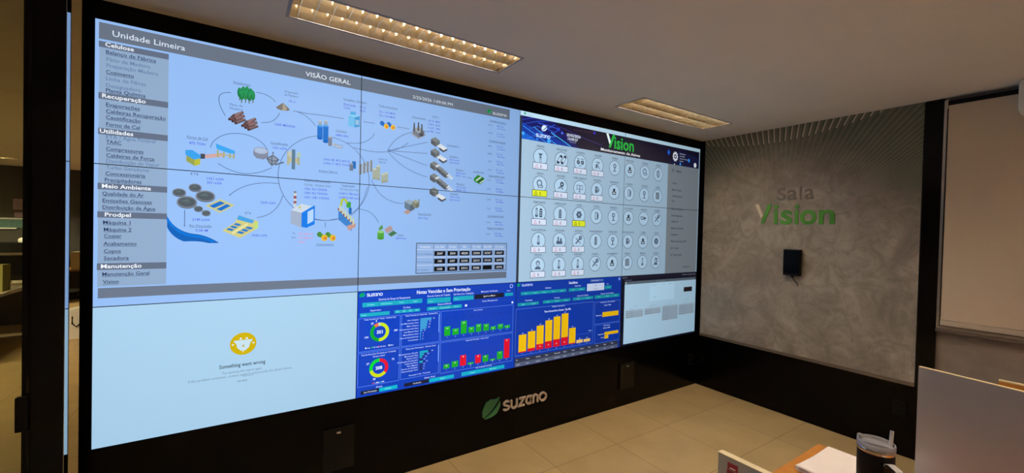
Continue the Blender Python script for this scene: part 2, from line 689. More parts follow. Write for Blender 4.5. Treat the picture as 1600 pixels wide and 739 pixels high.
# ---- plant overview page, on the four displays of the first two columns
def page_overview():
    V.gain = 1.08
    V.rect(0, 0, 2427, 1367, (150, 190, 244), 0)
    V.rect(15, 15, 2328, 93, (106, 117, 134), 1)
    V.text('Unidade Limeira', 62, 70, 27, (225, 235, 250), 336, .004)
    V.text('VISÃO GERAL', 895, 73, 26, (235, 242, 252), 1147, .006)
    V.text('2/25/2026 1:09:00 PM', 1548, 77, 20, (225, 235, 248), 1843)
    V.leaf(2126, 44, 2166, 76, (0, 150, 70), (0, 170, 90))
    V.word(2174, 77, 17, 2298, (225, 235, 245))
    V.rect(17, 103, 271, 1270, (144, 170, 202), 1)
    for s, y0, y1, x0, x1, b in (('Celulose', 103, 131, 37, 139, 124), ('Recuperação', 345, 375, 28, 185, 368),
                                 ('Utilidades', 513, 543, 21, 140, 536), ('Meio Ambiente', 774, 804, 30, 208, 797),
                                 ('Prodpel', 910, 939, 41, 134, 933), ('Manutenção', 1158, 1190, 29, 176, 1182)):
        V.rect(15, y0, 271, y1, (100, 112, 134), 2)
        V.text(s, x0, b, 19, (240, 246, 255), x1, .018)
    link_c, dim = (44, 60, 96), (102, 130, 170)
    for s, x0, b, x1, on in (
            ('Balanço de Fábrica', 40, 158, 222, 1), ('Pátio de Madeira', 42, 192, 200, 0), ('Preparação Madeira', 42, 221, 231, 0),
            ('Cozimento', 41, 252, 140, 1), ('Linha de Fibras', 41, 283, 185, 0), ('Desaguadora', 41, 316, 166, 0),
            ('Planta Química', 41, 339, 184, 1), ('Evaporações', 42, 407, 163, 1), ('Caldeiras Recuperação', 42, 438, 262, 1),
            ('Caustificação', 42, 467, 167, 1), ('Forno de Cal', 43, 500, 164, 1), ('ETA / Água Potável', 43, 560, 223, 0),
            ('TAAC', 43, 584, 97, 1), ('Compressores', 43, 617, 178, 1), ('Caldeiras de Força', 44, 648, 220, 1),
            ('Distribuição de Vapor', 44, 676, 240, 0), ('Turbo Geradores', 44, 706, 201, 0), ('Concessionária', 42, 735, 186, 1),
            ('Precipitadores', 40, 766, 172, 1), ('Qualidade do Ar', 32, 832, 181, 1), ('Emissões Gasosas', 33, 865, 212, 1),
            ('Distribuição de Água', 33, 897, 226, 1), ('Máquina 1', 35, 970, 133, 1), ('Máquina 2', 38, 1004, 137, 1),
            ('Coater', 39, 1035, 101, 1), ('Acabamento', 37, 1072, 156, 1), ('Copos', 39, 1108, 99, 1),
            ('Secadora', 39, 1142, 128, 1), ('Manutenção Geral', 34, 1219, 205, 1), ('Vision', 36, 1256, 92, 1)):
        V.text(s, x0, b, 17, link_c if on else dim, x1, .010, under=bool(on))
    V.rect(19, 1277, 2332, 1326, (108, 120, 140), 1)
    wire, blue, tiny, red = (80, 100, 150), (72, 86, 226), (74, 92, 140), (225, 140, 190)

    def cap(s, x0, x1, y, h=11, under=True):
        V.text(s, x0, y, h, tiny, x1, under=under)

    def val(s, x0, x1, y, h=12, c=blue):
        V.text(s, x0, y, h, c, x1, .01)

    # wood yard
    cap('Recebimento', 544, 622, 190)
    for i, (x, y) in enumerate(((573, 232), (590, 222), (607, 218), (624, 226), (582, 244), (600, 240), (617, 242), (634, 236))):
        V.rect(x - 2, y + 20, x + 2, y + 46, (88, 80, 60), 2)
        V.disc(x, y + 4, 11, 28, (24 + 8 * (i % 3), 120 + 9 * (i % 3), 72), 3, 12)
        V.disc(x + 2, y - 4, 5, 18, (40, 150, 92), 4, 10)
    V.line(bez((534, 244), (440, 250), (510, 373)), 3, wire)
    V.line(bez((650, 219), (712, 215), (744, 255)), 3, wire)
    V.line(bez((676, 382), (745, 378), (764, 313)), 3, wire)
    cap('Pátio de', 529, 588, 313, 11, False)
    cap('Madeira', 529, 588, 333, 11, False)
    for ox, oy in ((529, 388), (588, 414)):
        for k, (a, b) in enumerate(((0, 0), (14, 8), (28, 16), (10, -12), (24, -4), (18, -22))):
            x, y = ox + a, oy + b
            V.line([(x, y), (x + 44, y - 26)], 15, (112 - 8 * (k % 3), 82, 86), 3)
            V.line([(x, y - 4), (x + 44, y - 30)], 4, (150, 116, 116), 4)
            V.disc(x, y, 7, 8, (70, 48, 48), 4, 10)
    cap('Preparação', 788, 858, 190, 11, False)
    cap('da Madeira', 788, 858, 209, 11, False)
    val('15 n', 812, 843, 242)
    V.poly([(781, 252), (746, 284), (752, 291), (770, 296), (796, 296), (812, 291), (816, 284)], (122, 116, 110), 3)
    V.poly([(781, 252), (778, 296), (796, 296), (801, 282)], (168, 158, 140), 4)
    val('1265 M3/DIA', 741, 846, 386)
    V.line([(833, 289), (905, 292), (1000, 288), (1112, 288)], 3, wire)
    V.line(bez((850, 289), (915, 302), (952, 357)), 3, wire)
    # digesters
    for x, y0, y1 in ((978, 352, 428), (1010, 346, 444)):
        V.rect(x - 15, y0 + 2, x + 15, y1, (20, 112, 205), 3)
        V.disc(x, y1, 15, 8, (18, 100, 190), 3, 16)
        V.disc(x, y0 + 2, 15, 7, (70, 160, 235), 4, 16)
        V.rect(x - 9, y0 - 28, x + 9, y0, (150, 165, 180), 4)
        V.disc(x, y0 - 28, 9, 6, (190, 200, 210), 4, 12)
    V.rect(1024, 412, 1046, 466, (120, 130, 150), 4)
    V.disc(1035, 412, 11, 6, (165, 175, 190), 5, 12)
    V.line([(1050, 450), (1096, 470)], 16, (175, 188, 204), 3)
    V.frame(1060, 452, 1108, 472, 3, (140, 150, 170), 4)
    cap('Cozimento', 1066, 1130, 372)
    val('2885 ADt', 1066, 1140, 400)
    # evaporation block
    cap('Lavagem  Alcalina', 1110, 1245, 171, 10)
    val('Entrada   17,3', 1110, 1240, 204)
    val('CSC         12,5', 1110, 1240, 226)
    V.rect(1139, 262, 1176, 330, (110, 190, 238), 3)
    V.poly([(1176, 266), (1206, 256), (1206, 322), (1176, 332)], (60, 150, 215), 3)
    V.poly([(1139, 262), (1168, 250), (1206, 256), (1176, 268)], (140, 210, 245), 4)
    V.rect(1150, 236, 1182, 256, (80, 170, 230), 4)
    V.rect(1180, 282, 1202, 314, (150, 190, 225), 4)
    V.line([(1230, 287), (1299, 287)], 3, wire)
    cap('Turbo Geradores', 1324, 1446, 172, 10)
    val('Tg1 u 10,0 MWh', 1324, 1432, 210, 11)
    val('Tg2 u 52,0 MWh', 1324, 1432, 234, 11)
    for x, c in ((1346, (30, 110, 205)), (1390, (30, 110, 205))):
        V.disc(x, 278, 14, 15, c, 3, 14)
        V.line([(x, 280), (x + 26, 292)], 22, c, 3)
        V.disc(x + 28, 294, 16, 17, (240, 195, 50), 4, 16)
        V.disc(x + 30, 296, 8, 9, (225, 130, 40), 5, 12)
    V.line([(1448, 286), (1529, 287)], 3, wire)
    # transmission (three stacks on a slab)
    cap('Concessionária', 1545, 1645, 207, 10)
    V.poly([(1540, 318), (1596, 286), (1650, 310), (1594, 346)], (150, 158, 172), 3)
    V.iso(1594, 336, 40, 40, 30, (158, 164, 174), (120, 126, 138), (100, 106, 120), 4)
    V.rect(1604, 305, 1626, 324, (60, 64, 74), 5)
    for x, y in ((1562, 240), (1592, 232), (1616, 240)):
        V.poly([(x - 4, y), (x + 4, y), (x + 7, y + 58), (x - 7, y + 58)], (78, 82, 92), 5)
    cap('Linha 1', 1690, 1735, 178, 9)
    for k, (a, b) in enumerate((('41,9', 'MWh'), ('226,9', 'kV'), ('116,0', 'A'), ('0,984', 'cos'))):
        val(a, 1662, 1702, 214 + k * 24, 11)
        val(b, 1716, 1752, 214 + k * 24, 11)
    # big loop and its branches
    V.line(arc(1017, 665, 255, 255, -75, 285, 60), 3, wire)
    V.line(bez((1130, 434), (1260, 436), (1299, 352)), 3, wire)
    V.line(bez((1175, 458), (1400, 500), (1524, 380)), 3, wire)
    # lime kiln
    cap('Forno de Cal', 348, 434, 515, 13)
    val('475 TON', 357, 424, 545, 13)
    V.line(arc(580, 566, 135, 107, 188, 345, 26), 3, wire)
    V.line(bez((481, 632), (600, 720), (732, 628)), 3, wire)
    V.poly([(346, 600), (380, 622), (404, 612), (404, 646), (380, 656), (346, 634)], (150, 160, 80), 3)
    V.poly([(380, 622), (404, 612), (404, 646), (380, 656)], (185, 185, 60), 4)
    V.poly([(342, 578), (370, 574), (408, 600), (404, 614), (380, 624), (342, 602)], (60, 160, 235), 4)
    V.poly([(404, 590), (424, 588), (424, 614), (404, 616)], (70, 74, 88), 4)
    V.line([(424, 602), (500, 584)], 20, (205, 165, 165), 3)
    V.poly([(469, 527), (555, 556), (555, 572), (530, 572), (474, 556)], (60, 165, 240), 5)
    for x in (478, 505, 532, 550):
        V.rect(x - 3, 560, x + 4, 600, (165, 165, 115), 4)
    V.line([(478, 580), (552, 588)], 6, (180, 178, 110), 4)
    # causticising
    cap('Caustificação', 722, 810, 493)
    val('233 m3/h', 733, 803, 520)
    V.disc(676, 540, 36, 20, (150, 160, 182), 4, 24)
    V.poly([(640, 540), (712, 540), (712, 572), (690, 588), (655, 584), (640, 566)], (126, 136, 158), 3)
    V.disc(676, 540, 30, 15, (172, 190, 218), 5, 24)
    V.line([(735, 552), (735, 540)], 6, (80, 88, 105), 5)
    V.poly([(735, 552), (705, 578), (712, 604), (730, 618), (756, 604), (765, 578)], (142, 154, 176), 3)
    for a, b in (((735, 560), (705, 580)), ((735, 560), (765, 580)), ((705, 580), (730, 618)), ((765, 580), (730, 618)), ((730, 560), (730, 618)), ((705, 580), (735, 592)), ((735, 592), (765, 580))):
        V.line([a, b], 5, (86, 96, 116), 4)
    V.line([(745, 612), (790, 592)], 7, (88, 98, 118), 4)
    V.rect(806, 528, 818, 606, (176, 176, 142), 3)
    V.rect(858, 526, 872, 600, (168, 170, 140), 3)
    V.rect(816, 560, 862, 590, (186, 186, 150), 3)
    V.rect(830, 512, 848, 628, (92, 124, 150), 5)
    V.disc(824, 540, 14, 18, (190, 196, 184), 4, 14)
    V.disc(866, 540, 12, 16, (170, 196, 180), 4, 14)
    # machine house texts
    val('Linha 6B: 40,3 ADT/h', 1002, 1152, 555)
    val('Linha 7: 46,3 Ton/h', 1002, 1152, 578)
    V.rect(1150, 562, 1172, 604, (112, 124, 146), 4)
    V.rect(1166, 544, 1188, 590, (30, 110, 190), 3)
    V.disc(1161, 562, 11, 6, (150, 160, 176), 5, 12)
    cap('Sistema Fábrica', 975, 1080, 628)
    # washing line: rolls and drums
    for k in range(4):
        x = 1214 + k * 22
        V.rect(x - 7, 556 - k * 10, x + 9, 622 - k * 8, (128, 134, 140), 4)
        V.rect(x - 7, 556 - k * 10, x - 2, 622 - k * 8, (170, 176, 178), 5)
    for x, y, h in ((1304, 596, 60), (1328, 574, 84), (1360, 624, 50), (1380, 614, 54)):
        V.rect(x - 13, y - 16, x + 12, y - 16 + h, (166, 174, 158), 4)
        V.disc(x, y - 16 + h, 12.5, 7, (150, 158, 142), 4, 14)
        V.disc(x, y - 16, 12.5, 6, (196, 202, 186), 5, 14)
    cap('Linha de', 1326, 1384, 516, 11, False)
    cap('Fibras', 1330, 1376, 536, 11, False)
    # ETE: round tanks and basins
    cap('ETE', 365, 398, 704, 12, False)
    val('1321 m3/h', 433, 506, 722)
    val('307 m3/h', 433, 498, 744)
    for x, y, rx, ry in ((319, 798, 28, 20), (384, 768, 27, 20), (428, 810, 42, 29), (351, 846, 42, 31), (399, 878, 19, 14), (432, 899, 19, 14)):
        V.disc(x, y + 4, rx, ry, (84, 90, 102), 3)
        V.disc(x, y, rx, ry, (128, 136, 150), 4)
        V.disc(x, y + 1, rx * .86, ry * .8, (82, 92, 100), 5)
        V.poly([(x - rx * .7, y - ry * .1), (x + rx * .1, y - ry * .6), (x + rx * .3, y + ry * .1)], (92, 110, 112), 6)
    V.poly([(428, 862), (492, 822), (558, 852), (492, 898)], (196, 196, 140), 3)
    V.poly([(444, 862), (492, 834), (514, 844), (466, 872)], (30, 112, 205), 4)
    V.poly([(476, 878), (520, 848), (540, 856), (496, 886)], (30, 112, 205), 4)
    V.arrow([(342, 888), (342, 968)], 3, wire)
    val('2140 m3/h', 373, 448, 942)
    cap('Rio Piracicaba', 363, 456, 975, 12)
    val('3.00 M', 388, 440, 999)
    top = bez((272, 922), (305, 1008), (400, 1014), 12) + bez((400, 1014), (450, 1026), (490, 1059), 10)[1:]
    bot = bez((443, 1060), (400, 1046), (341, 1052), 10) + bez((341, 1052), (290, 1030), (272, 978), 10)[1:]
    V.poly(top + bot, (20, 98, 185), 3)
    V.line([(x, y + 12) for x, y in top[:20]], 10, (14, 120, 220), 4)
    # ETA building
    cap('ETA', 606, 634, 899, 12, False)
    V.poly([(503, 992), (560, 946), (576, 906), (668, 936), (668, 974), (584, 1032)], (205, 200, 128), 3)
    V.poly([(576, 906), (650, 932), (640, 950), (568, 930)], (70, 160, 225), 4)
    V.poly([(648, 950), (668, 938), (668, 974), (648, 984)], (190, 215, 120), 4)
    for k in range(3):
        V.poly([(520 + k * 16, 986 - k * 14), (546 + k * 16, 994 - k * 14), (558 + k * 16, 984 - k * 14), (532 + k * 16, 977 - k * 14)], (40, 120, 200), 4)
        V.poly([(566 + k * 20, 1002 - k * 13), (592 + k * 20, 1010 - k * 13), (606 + k * 20, 1000 - k * 13), (580 + k * 20, 993 - k * 13)], (40, 120, 200), 4)
    V.line([(548, 1008), (618, 952)], 9, (226, 222, 168), 5)
    val('3330 m3/h', 639, 713, 1022)
    V.arrow(bez((771, 718), (620, 706), (536, 796)), 3, wire)
    V.arrow(list(reversed(bez((786, 790), (756, 900), (662, 916)))), 3, wire, 6)
    val('2339 m3/h', 678, 751, 836)
    # recovery boiler
    V.rect(843, 762, 858, 850, (200, 205, 212), 3)
    V.rect(843, 782, 858, 798, (150, 80, 90), 4)
    V.rect(843, 812, 858, 826, (150, 80, 90), 4)
    V.disc(850, 760, 8, 6, (120, 124, 132), 4, 12)
    V.poly([(830, 866), (886, 880), (886, 968), (830, 944)], (160, 174, 200), 4)
    V.poly([(830, 866), (884, 826), (940, 838), (886, 880)], (200, 214, 228), 4)
    V.poly([(886, 880), (957, 831), (957, 945), (912, 968), (886, 962)], (20, 122, 230), 5)
    V.poly([(918, 872), (950, 852), (950, 926), (918, 946)], (178, 210, 245), 6)
    V.disc(876, 848, 6, 8, (190, 190, 110), 5, 10)
    cap('Caldeiras Recuperação', 896, 1042, 690)
    V.text('TOTAL  TSS/DIA 3794', 898, 718, 11, tiny, 1042)
    val('CRA: 923 TSS/DIA', 898, 1024, 742)
    val('CRB: 923 TSS/DIA', 898, 1026, 766)
    val('CRC: 1081 TSS/DIA', 898, 1036, 792)
    cap('Cogeração', 1107, 1184, 704)
    V.text('TOTAL 2212 T/H', 1096, 730, 11, tiny, 1206)
    val('CVAP A: 780 ton/h', 1090, 1207, 756)
    val('CVAP B: 432 ton/h', 1090, 1218, 781)
    # evaporation plant with blue base
    V.poly([(1090, 850), (1170, 930), (1170, 982), (1090, 912)], (60, 130, 205), 3)
    V.poly([(1086, 838), (1186, 936), (1186, 948), (1086, 852)], (150, 70, 70), 4)
    V.poly([(1140, 950), (1192, 930), (1192, 956), (1150, 980)], (196, 150, 140), 4)
    for k in range(6):
        x = 1094 + k * 16
        V.rect(x, 822 + k * 16, x + 10, 862 + k * 16, (196, 208, 172), 5)
    V.line(bez((1106, 828), (1104, 772), (1132, 790)) + [(1138, 812)], 12, (180, 196, 50), 6)
    V.rect(1136, 800, 1162, 836, (60, 160, 60), 5)
    V.rect(1150, 836, 1168, 876, (30, 110, 190), 5)
    V.line(bez((954, 915), (1015, 930), (1084, 906)), 3, wire)
    V.line([(1016, 962), (1016, 930)], 3, wire)
    for x in (985, 1032):
        V.disc(x, 1006, 14, 16, (70, 135, 60), 3, 14)
        V.line([(x, 1006), (x + 24, 1022)], 24, (80, 150, 60), 3)
        V.disc(x + 28, 1026, 18, 20, (225, 185, 50), 4, 16)
        V.disc(x + 32, 1028, 9, 10, (215, 130, 50), 5, 12)
    cap('Compressores', 968, 1065, 1072, 12)
    V.text('Ps', 842, 1006, 10, tiny)
    V.text('Sem', 834, 1030, 10, tiny)
    val('4.81 Kgf/cm2', 868, 950, 1008, 11, red)
    val('1.96 Kgf/cm2', 868, 950, 1032, 11, red)
    val('TON/H', 868, 906, 1058, 11, red)
    V.line(bez((1161, 886), (1230, 840), (1260, 700)), 3, wire)
    V.line(bez((1211, 842), (1300, 844), (1336, 925)), 3, wire)
    # fan to the machines
    V.line(bez((1386, 450), (1450, 300), (1662, 286)), 3, wire)
    V.line([(1386, 450), (1660, 358)], 3, wire)
    V.line([(1386, 450), (1660, 436)], 3, wire)
    V.line([(1386, 450), (1660, 520)], 3, wire)
    V.line(bez((1386, 455), (1490, 570), (1662, 598)), 3, wire)
    cap('Desaguadora', 1809, 1902, 362, 9)
    for i, (x, y) in enumerate(((1686, 330), (1686, 408), (1684, 498), (1684, 582), (1684, 680))):
        V.iso(x + 32, y + 52, 32, 34, 30, (128, 134, 136), (88, 94, 100), (108, 114, 118), 4)
        if i in (2, 3):
            V.poly([(x + 34, y + 18), (x + 60, y + 4), (x + 72, y + 12), (x + 46, y + 28)], (216, 224, 232), 5)
            for k in range(3):
                V.iso(x + 76 + k * 20, y + 68 + k * 14, 20, 30, 26, (136, 142, 146), (84, 90, 98), (112, 118, 124), 5)
            for k in range(3):
                V.line([(x + 126 + k * 13, y + 80 + k * 11), (x + 146 + k * 13, y + 64 + k * 11)], 10, (224, 228, 232), 6)
        else:
            V.poly([(x + 44, y + 42), (x + 72, y + 26), (x + 86, y + 36), (x + 58, y + 54)], (220, 228, 236), 5)
            V.iso(x + 92, y + 84, 30, 32, 14, (228, 234, 240), (66, 72, 82), (90, 96, 106), 5)
    for s, a, b, x, y in (('Secadora', '39,9 ton/h', '178 m/min', 1827, 440), ('Máquina 1', '28,9 ton/h', '971 m', 1878, 530), ('Máquina 2', '75,7 ton/h', '806 m', 1884, 632), ('Coater', '109,5 m/min', '93,9 ton/h', 1836, 706)):
        cap(s, x, x + 66, y, 11)
        val(a, x, x + 78, y + 24, 11)
        val(b, x, x + 78, y + 45, 11)
    V.line([(1968, 574), (2012, 576)], 3, wire)
    cap('Acabamento', 2019, 2112, 530, 11)
    V.poly([(2025, 578), (2060, 546), (2115, 566), (2112, 590), (2080, 616), (2030, 598)], (44, 140, 44), 4)
    V.line([(2044, 592), (2086, 560)], 9, (230, 236, 232), 5)
    V.line([(2062, 602), (2104, 572)], 9, (50, 60, 60), 5)
    V.line([(2076, 608), (2112, 582)], 7, (226, 232, 228), 6)
    # yard plant and purification plant
    V.line(bez((1287, 650), (1340, 790), (1496, 792)), 3, wire)
    V.iso(1546, 842, 30, 40, 44, (150, 170, 186), (104, 126, 146), (86, 104, 120), 4)
    V.poly([(1500, 846), (1530, 830), (1552, 846), (1522, 864)], (184, 150, 140), 4)
    V.iso(1586, 820, 22, 26, 34, (162, 166, 140), (130, 134, 118), (112, 116, 104), 5)
    V.line([(1606, 800), (1606, 756)], 8, (130, 136, 130), 5)
    cap('Planta Química', 1603, 1698, 862, 12)
    val('23,5 T/jar', 1603, 1676, 890)
    V.poly([(1336, 960), (1360, 936), (1366, 962), (1344, 976)], (90, 150, 90), 4)
    V.rect(1330, 984, 1372, 1026, (82, 165, 62), 4)
    V.disc(1351, 1026, 21, 9, (70, 150, 54), 4, 16)
    V.disc(1351, 984, 21, 9, (140, 205, 120), 5, 16)
    V.poly([(1374, 966), (1416, 940), (1432, 968), (1390, 994)], (178, 150, 150), 4)
    V.poly([(1398, 998), (1432, 974), (1460, 990), (1420, 1014)], (70, 120, 80), 4)
    cap('Copos', 1464, 1502, 1007, 11)
    val('228,4 t/mim', 1449, 1524, 1030)
    # right hand column of small readings
    for s, y in (('Consistência da Celulose', 132), ('Consistência Recuperação', 284), ('Consumo Específico de Vapor', 548), ('Consumo Específico de Químico', 853), ('Kappa da Celulose', 945)):
        V.text(s, 2150, y, 9, tiny, 2296, .02)
        V.rect(2150, y + 4, 2296, y + 6, tiny, 5)
    for k, y in enumerate((163, 222, 320, 378, 436, 500, 575, 645, 725, 792, 898, 985)):
        V.text(('PM1', 'PM2', 'B8A', 'B8B', 'CRC', 'CRA', 'Cavaco', 'LBA1', 'LBA2', 'Vapor', 'ClO2', 'Kappa')[k], 2140, y + 4, 9, tiny, 2176)
        val(('38,2 ms', '1,1 ms', '97,5 ms', '73,2 ms', '75,5 ms', '97 ms', '3,4 t/t', '78,4 kg', '24,1 kg', '25,3 t/h', '884 kg', '223 kg')[k], 2214, 2272, y, 10)
        val(('0,5 l/min', '0,1 l/min', '3,2 l/min', '78 l/min', '28,6 l/min', '14 l/min', 'OK Meta', 'OK Meta', 'OK Meta', 'OK Meta', 'R$ tonelada', 'R$ tonelada')[k], 2222, 2290, y + 20, 10)
        V.rect(2196, y - 12, 2199, y + 24, (176, 205, 246), 2)
        V.rect(2196, y + 26, 2296, y + 28, (176, 205, 246), 2)
    # production table
    V.rect(1592, 1054, 2332, 1268, (96, 116, 146), 2)
    V.rect(1599, 1061, 2325, 1261, (148, 182, 232), 3)
    for x in (1720, 1819, 1914, 2013, 2110, 2206):
        V.rect(x, 1061, x + 4, 1261, (110, 132, 170), 4)
    for y in (1099, 1152, 1208):
        V.rect(1599, y, 2325, y + 4, (205, 222, 248), 4)
    for s, x in (('Produções', 1660), ('Proj. Real.', 1768), ('Orçado', 1867), ('Mês', 1963), ('Proj. Mês', 2062), ('Meta Mês', 2158), ('Proj. Ating.', 2264)):
        V.text(s, x, 1088, 12, (225, 236, 250), None, .02, align='C')
    rows = (('Prod Celulose', '2047 2004 48200 53000 56767 55037'), ('Prod Secadora', '749 1097 22355 26315 29138 26942'), ('Prod Papel', '1308 1074 33913 39385 . 43995'))
    for r, (s, vals) in enumerate(rows):
        y = 1112 + r * 55
        V.text(s, 1604, y + 26, 11, (84, 106, 150), 1712 if r < 2 else 1688)
        for (x0, x1), v in zip(((1727, 1811), (1828, 1907), (1923, 2004), (2023, 2103), (2118, 2198), (2222, 2304)), vals.split()):
            V.rect(x0, y, x1, y + 34, (12, 14, 22), 5)
            if v != '.':
                V.text(v, (x0 + x1) / 2, y + 25, 15, (222, 228, 236), None, .012, 6, 'C')


# ---- error page, lower left display
def page_error():
    V.gain = 1.0
    V.rect(0, 1367, 1213.5, 2051, (176, 216, 245), 0)
    V.disc(606, 1619, 62, 62, (214, 184, 10), 2, 40)
    V.poly([(562, 1598), (650, 1598), (646, 1612), (640, 1612), (634, 1640), (618, 1656), (606, 1660), (594, 1656), (578, 1640), (572, 1612), (566, 1612)], (205, 232, 246), 3)
    for x in (594, 622):
        V.disc(x, 1590, 6, 6, (226, 238, 236), 4, 12)
    for x in (558, 654):
        V.disc(x, 1620, 5, 5, (230, 238, 232), 4, 12)
    V.rect(603, 1656, 609, 1668, (240, 228, 150), 4)
    V.poly([(606, 1620), (612, 1636), (600, 1636)], (205, 180, 60), 4)
    V.text('Something went wrong', 498, 1744, 20, (46, 58, 78), 713, .012)
    g = (120, 142, 168)
    V.text('Try opening the report again.', 510, 1776, 13, g, 700)
    V.text('If the problem continues, contact support and provide the details below.', 366, 1797, 13, g, 848)
    V.rect(604, 1800, 656, 1802, g, 5)
    V.text('View details', 579, 1830, 10, (84, 96, 116), 627)


def white_text(s, x0, y, h, x1=None, bold=.003, align='L', c=(205, 220, 250)):
    V.text(s, x0, y, h, c, x1, bold, align=align)


TEAL = (20, 165, 190)
LINE = (92, 135, 232)


# ---- overdue notes dashboard, lower display of the second column
def page_notes():
    V.gain = 1.3
    V.rect(1213.5, 1367, 2427, 2051, (8, 62, 186), 0)
    V.leaf(1224, 1376, 1260, 1404, (0, 165, 80), (0, 185, 100))
    V.word(1270, 1402, 19, 1370, (225, 235, 250))
    V.text('Notas Vencidas e Sem Priorização', 1605, 1407, 24, (240, 245, 255), 2019, .014)
    V.disc(2382, 1394, 15, 15, (190, 210, 250), 3)
    V.disc(2382, 1394, 11, 11, (8, 62, 186), 4)
    V.arrow([(2372, 1394), (2384, 1394)], 4, (210, 225, 250), 6)
    white_text('Gerência do Grupo de Planejamento', 1346, 1433, 14, 1560)
    white_text('Área do Centro de Trabalho', 1681, 1434, 14, 1856)
    white_text('Sub-Área (Loc. Instalação)', 1882, 1434, 14, 2046)
    white_text('Momento Verificação', 2110, 1428, 13, 2256)
    white_text('Ano', 2340, 1433, 11, 2372)
    for x0, y0, x1, y1 in ((1244, 1441, 1645, 1470), (1681, 1443, 1859, 1480), (1880, 1444, 2046, 1476), (2323, 1446, 2399, 1470),
                           (1230, 1508, 1420, 1532), (1452, 1507, 1631, 1528), (1681, 1504, 1950, 1529)):
        V.rect(x0, y0, x1, y1, TEAL, 2)
    for x in (1350, 1448, 1548):
        V.rect(x, 1441, x + 2, 1470, (10, 120, 175), 3)
    for x in (1496, 1540, 1586):
        V.rect(x, 1507, x + 2, 1528, (10, 120, 175), 3)
    for x in (1770, 1866):
        V.rect(x, 1504, x + 2, 1529, (10, 120, 175), 3)
    for s, x in (('Celulose', 1297), ('Infraestrutura', 1399), ('Todos', 1498), ('Papel', 1596)):
        white_text(s, x, 1460, 9, align='C', c=(150, 225, 235))
    for s, x in (('N1', 1474), ('N2', 1518), ('N3', 1563), ('N4', 1608)):
        white_text(s, x, 1522, 10, align='C', c=(150, 225, 235))
    for s, x in (('Mecânica', 1726), ('Instrumentação', 1818), ('Elétrica', 1908)):
        white_text(s, x, 1521, 9, align='C', c=(150, 225, 235))
    white_text('Todos', 1690, 1470, 9, c=(150, 225, 235))
    white_text('Todos', 1890, 1466, 9, c=(150, 225, 235))
    white_text('Todos', 1238, 1526, 9, c=(150, 225, 235))
    V.rect(2054, 1441, 2312, 1475, (22, 26, 44), 2)
    white_text('Igual ou Maior', 2132, 1463, 12, 2238, c=(225, 230, 240))
    white_text('Supervisor', 1294, 1500, 12, 1364)
    white_text('Tp Nota', 1510, 1499, 12, 1562)
    white_text('Especialidade', 1762, 1496, 12, 1868)
    white_text('Status Planejamento', 2122, 1500, 12, 2258)
    V.rect(1976, 1508, 1994, 1524, (215, 228, 250), 3)
    V.disc(2395, 1524, 9, 9, (220, 230, 250), 3)
    for x0, y0, x1, y1 in ((1221, 1540, 1494, 1758), (1501, 1540, 1779, 1758), (1787, 1542, 2405, 1760), (1221, 1764, 1492, 1984), (1501, 1763, 1779, 1982), (1788, 1766, 2405, 1990)):
        V.frame(x0, y0, x1, y1, 3, LINE)
    white_text('Notas Vencidas por Tempo - Semana Atual', 1258, 1556, 10, 1462)
    white_text('Notas Vencidas por Supervisão - Semana Atual', 1528, 1556, 10, 1762)
    white_text('Notas Vencidas', 2050, 1562, 10, 2126)
    white_text('Notas Sem Priorização - Semana Atual', 1536, 1784, 10, 1750)
    white_text('Notas Sem Priorização - Semana Atual', 1990, 1782, 10, 2182)
    white_text('Total de Notas Sem Priorização por Criticidade', 1242, 1784, 10, 1468)
    white_text('Semana Atual', 1316, 1802, 10, 1392)
    # doughnuts
    for a0, a1, c in ((4, 184, (190, 215, 30)), (184, 322, (0, 160, 40)), (322, 350, (225, 110, 60)), (350, 364, (190, 215, 190))):
        V.ring(1357, 1640, 40, 62, a0, a1, c)
    for a0, a1, c in ((4, 130, (215, 20, 50)), (130, 256, (195, 210, 20)), (256, 364, (0, 205, 50))):
        V.ring(1356, 1876, 40, 62, a0, a1, c)
    V.text('351', 1357, 1650, 20, (220, 232, 252), None, .03, align='C')
    V.text('208', 1356, 1886, 20, (220, 232, 252), None, .03, align='C')
    for s, x, y in (('184', 1452, 1646), ('134', 1262, 1672), ('27', 1300, 1586), ('6', 1330, 1572), ('73', 1440, 1838), ('57', 1276, 1846), ('78', 1318, 1952)):
        white_text(s, x, y, 12, bold=.03)
    for x, c, s in ((1270, (230, 235, 245), 'Até'), (1310, (0, 200, 70), '30 dias'), (1354, (230, 80, 60), '60 dias'), (1420, (225, 235, 245), 'Mais')):
        V.disc(x, 1736, 5, 5, c, 3, 10)
        white_text(s, x + 8, 1741, 9)
    for x, c, s in ((1320, (200, 60, 90), 'A'), (1346, (240, 240, 240), 'B'), (1368, (0, 180, 220), 'BM')):
        V.disc(x, 1972, 5, 5, c, 3, 10)
        white_text(s, x + 8, 1976, 9)
    # horizontal bars
    for k, (s, w) in enumerate((('Silva Utilidades', 82), ('Luis Manutenção Caust', 54), ('Mário Caldeiras', 50), ('Planejamento Linha Fibra', 46), ('José Máquina Papel', 16), ('Marta Elétrica Geral', 8), ('Paulo de Almeida Rocha', 7), ('Coordenação', 5))):
        y = 1577 + k * 19.5
        white_text(s, 1622, y + 12, 9, align='R')
        V.rect(1634, y, 1634 + w, y + (15 if k > 3 else 19), (60, 150, 205), 3)
        white_text(str((95, 52, 47, 42, 15, 9, 7, 5)[k]), 1634 + w + 12, y + 12, 9)
    V.rect(1771, 1560, 1776, 1690, (120, 165, 240), 3)
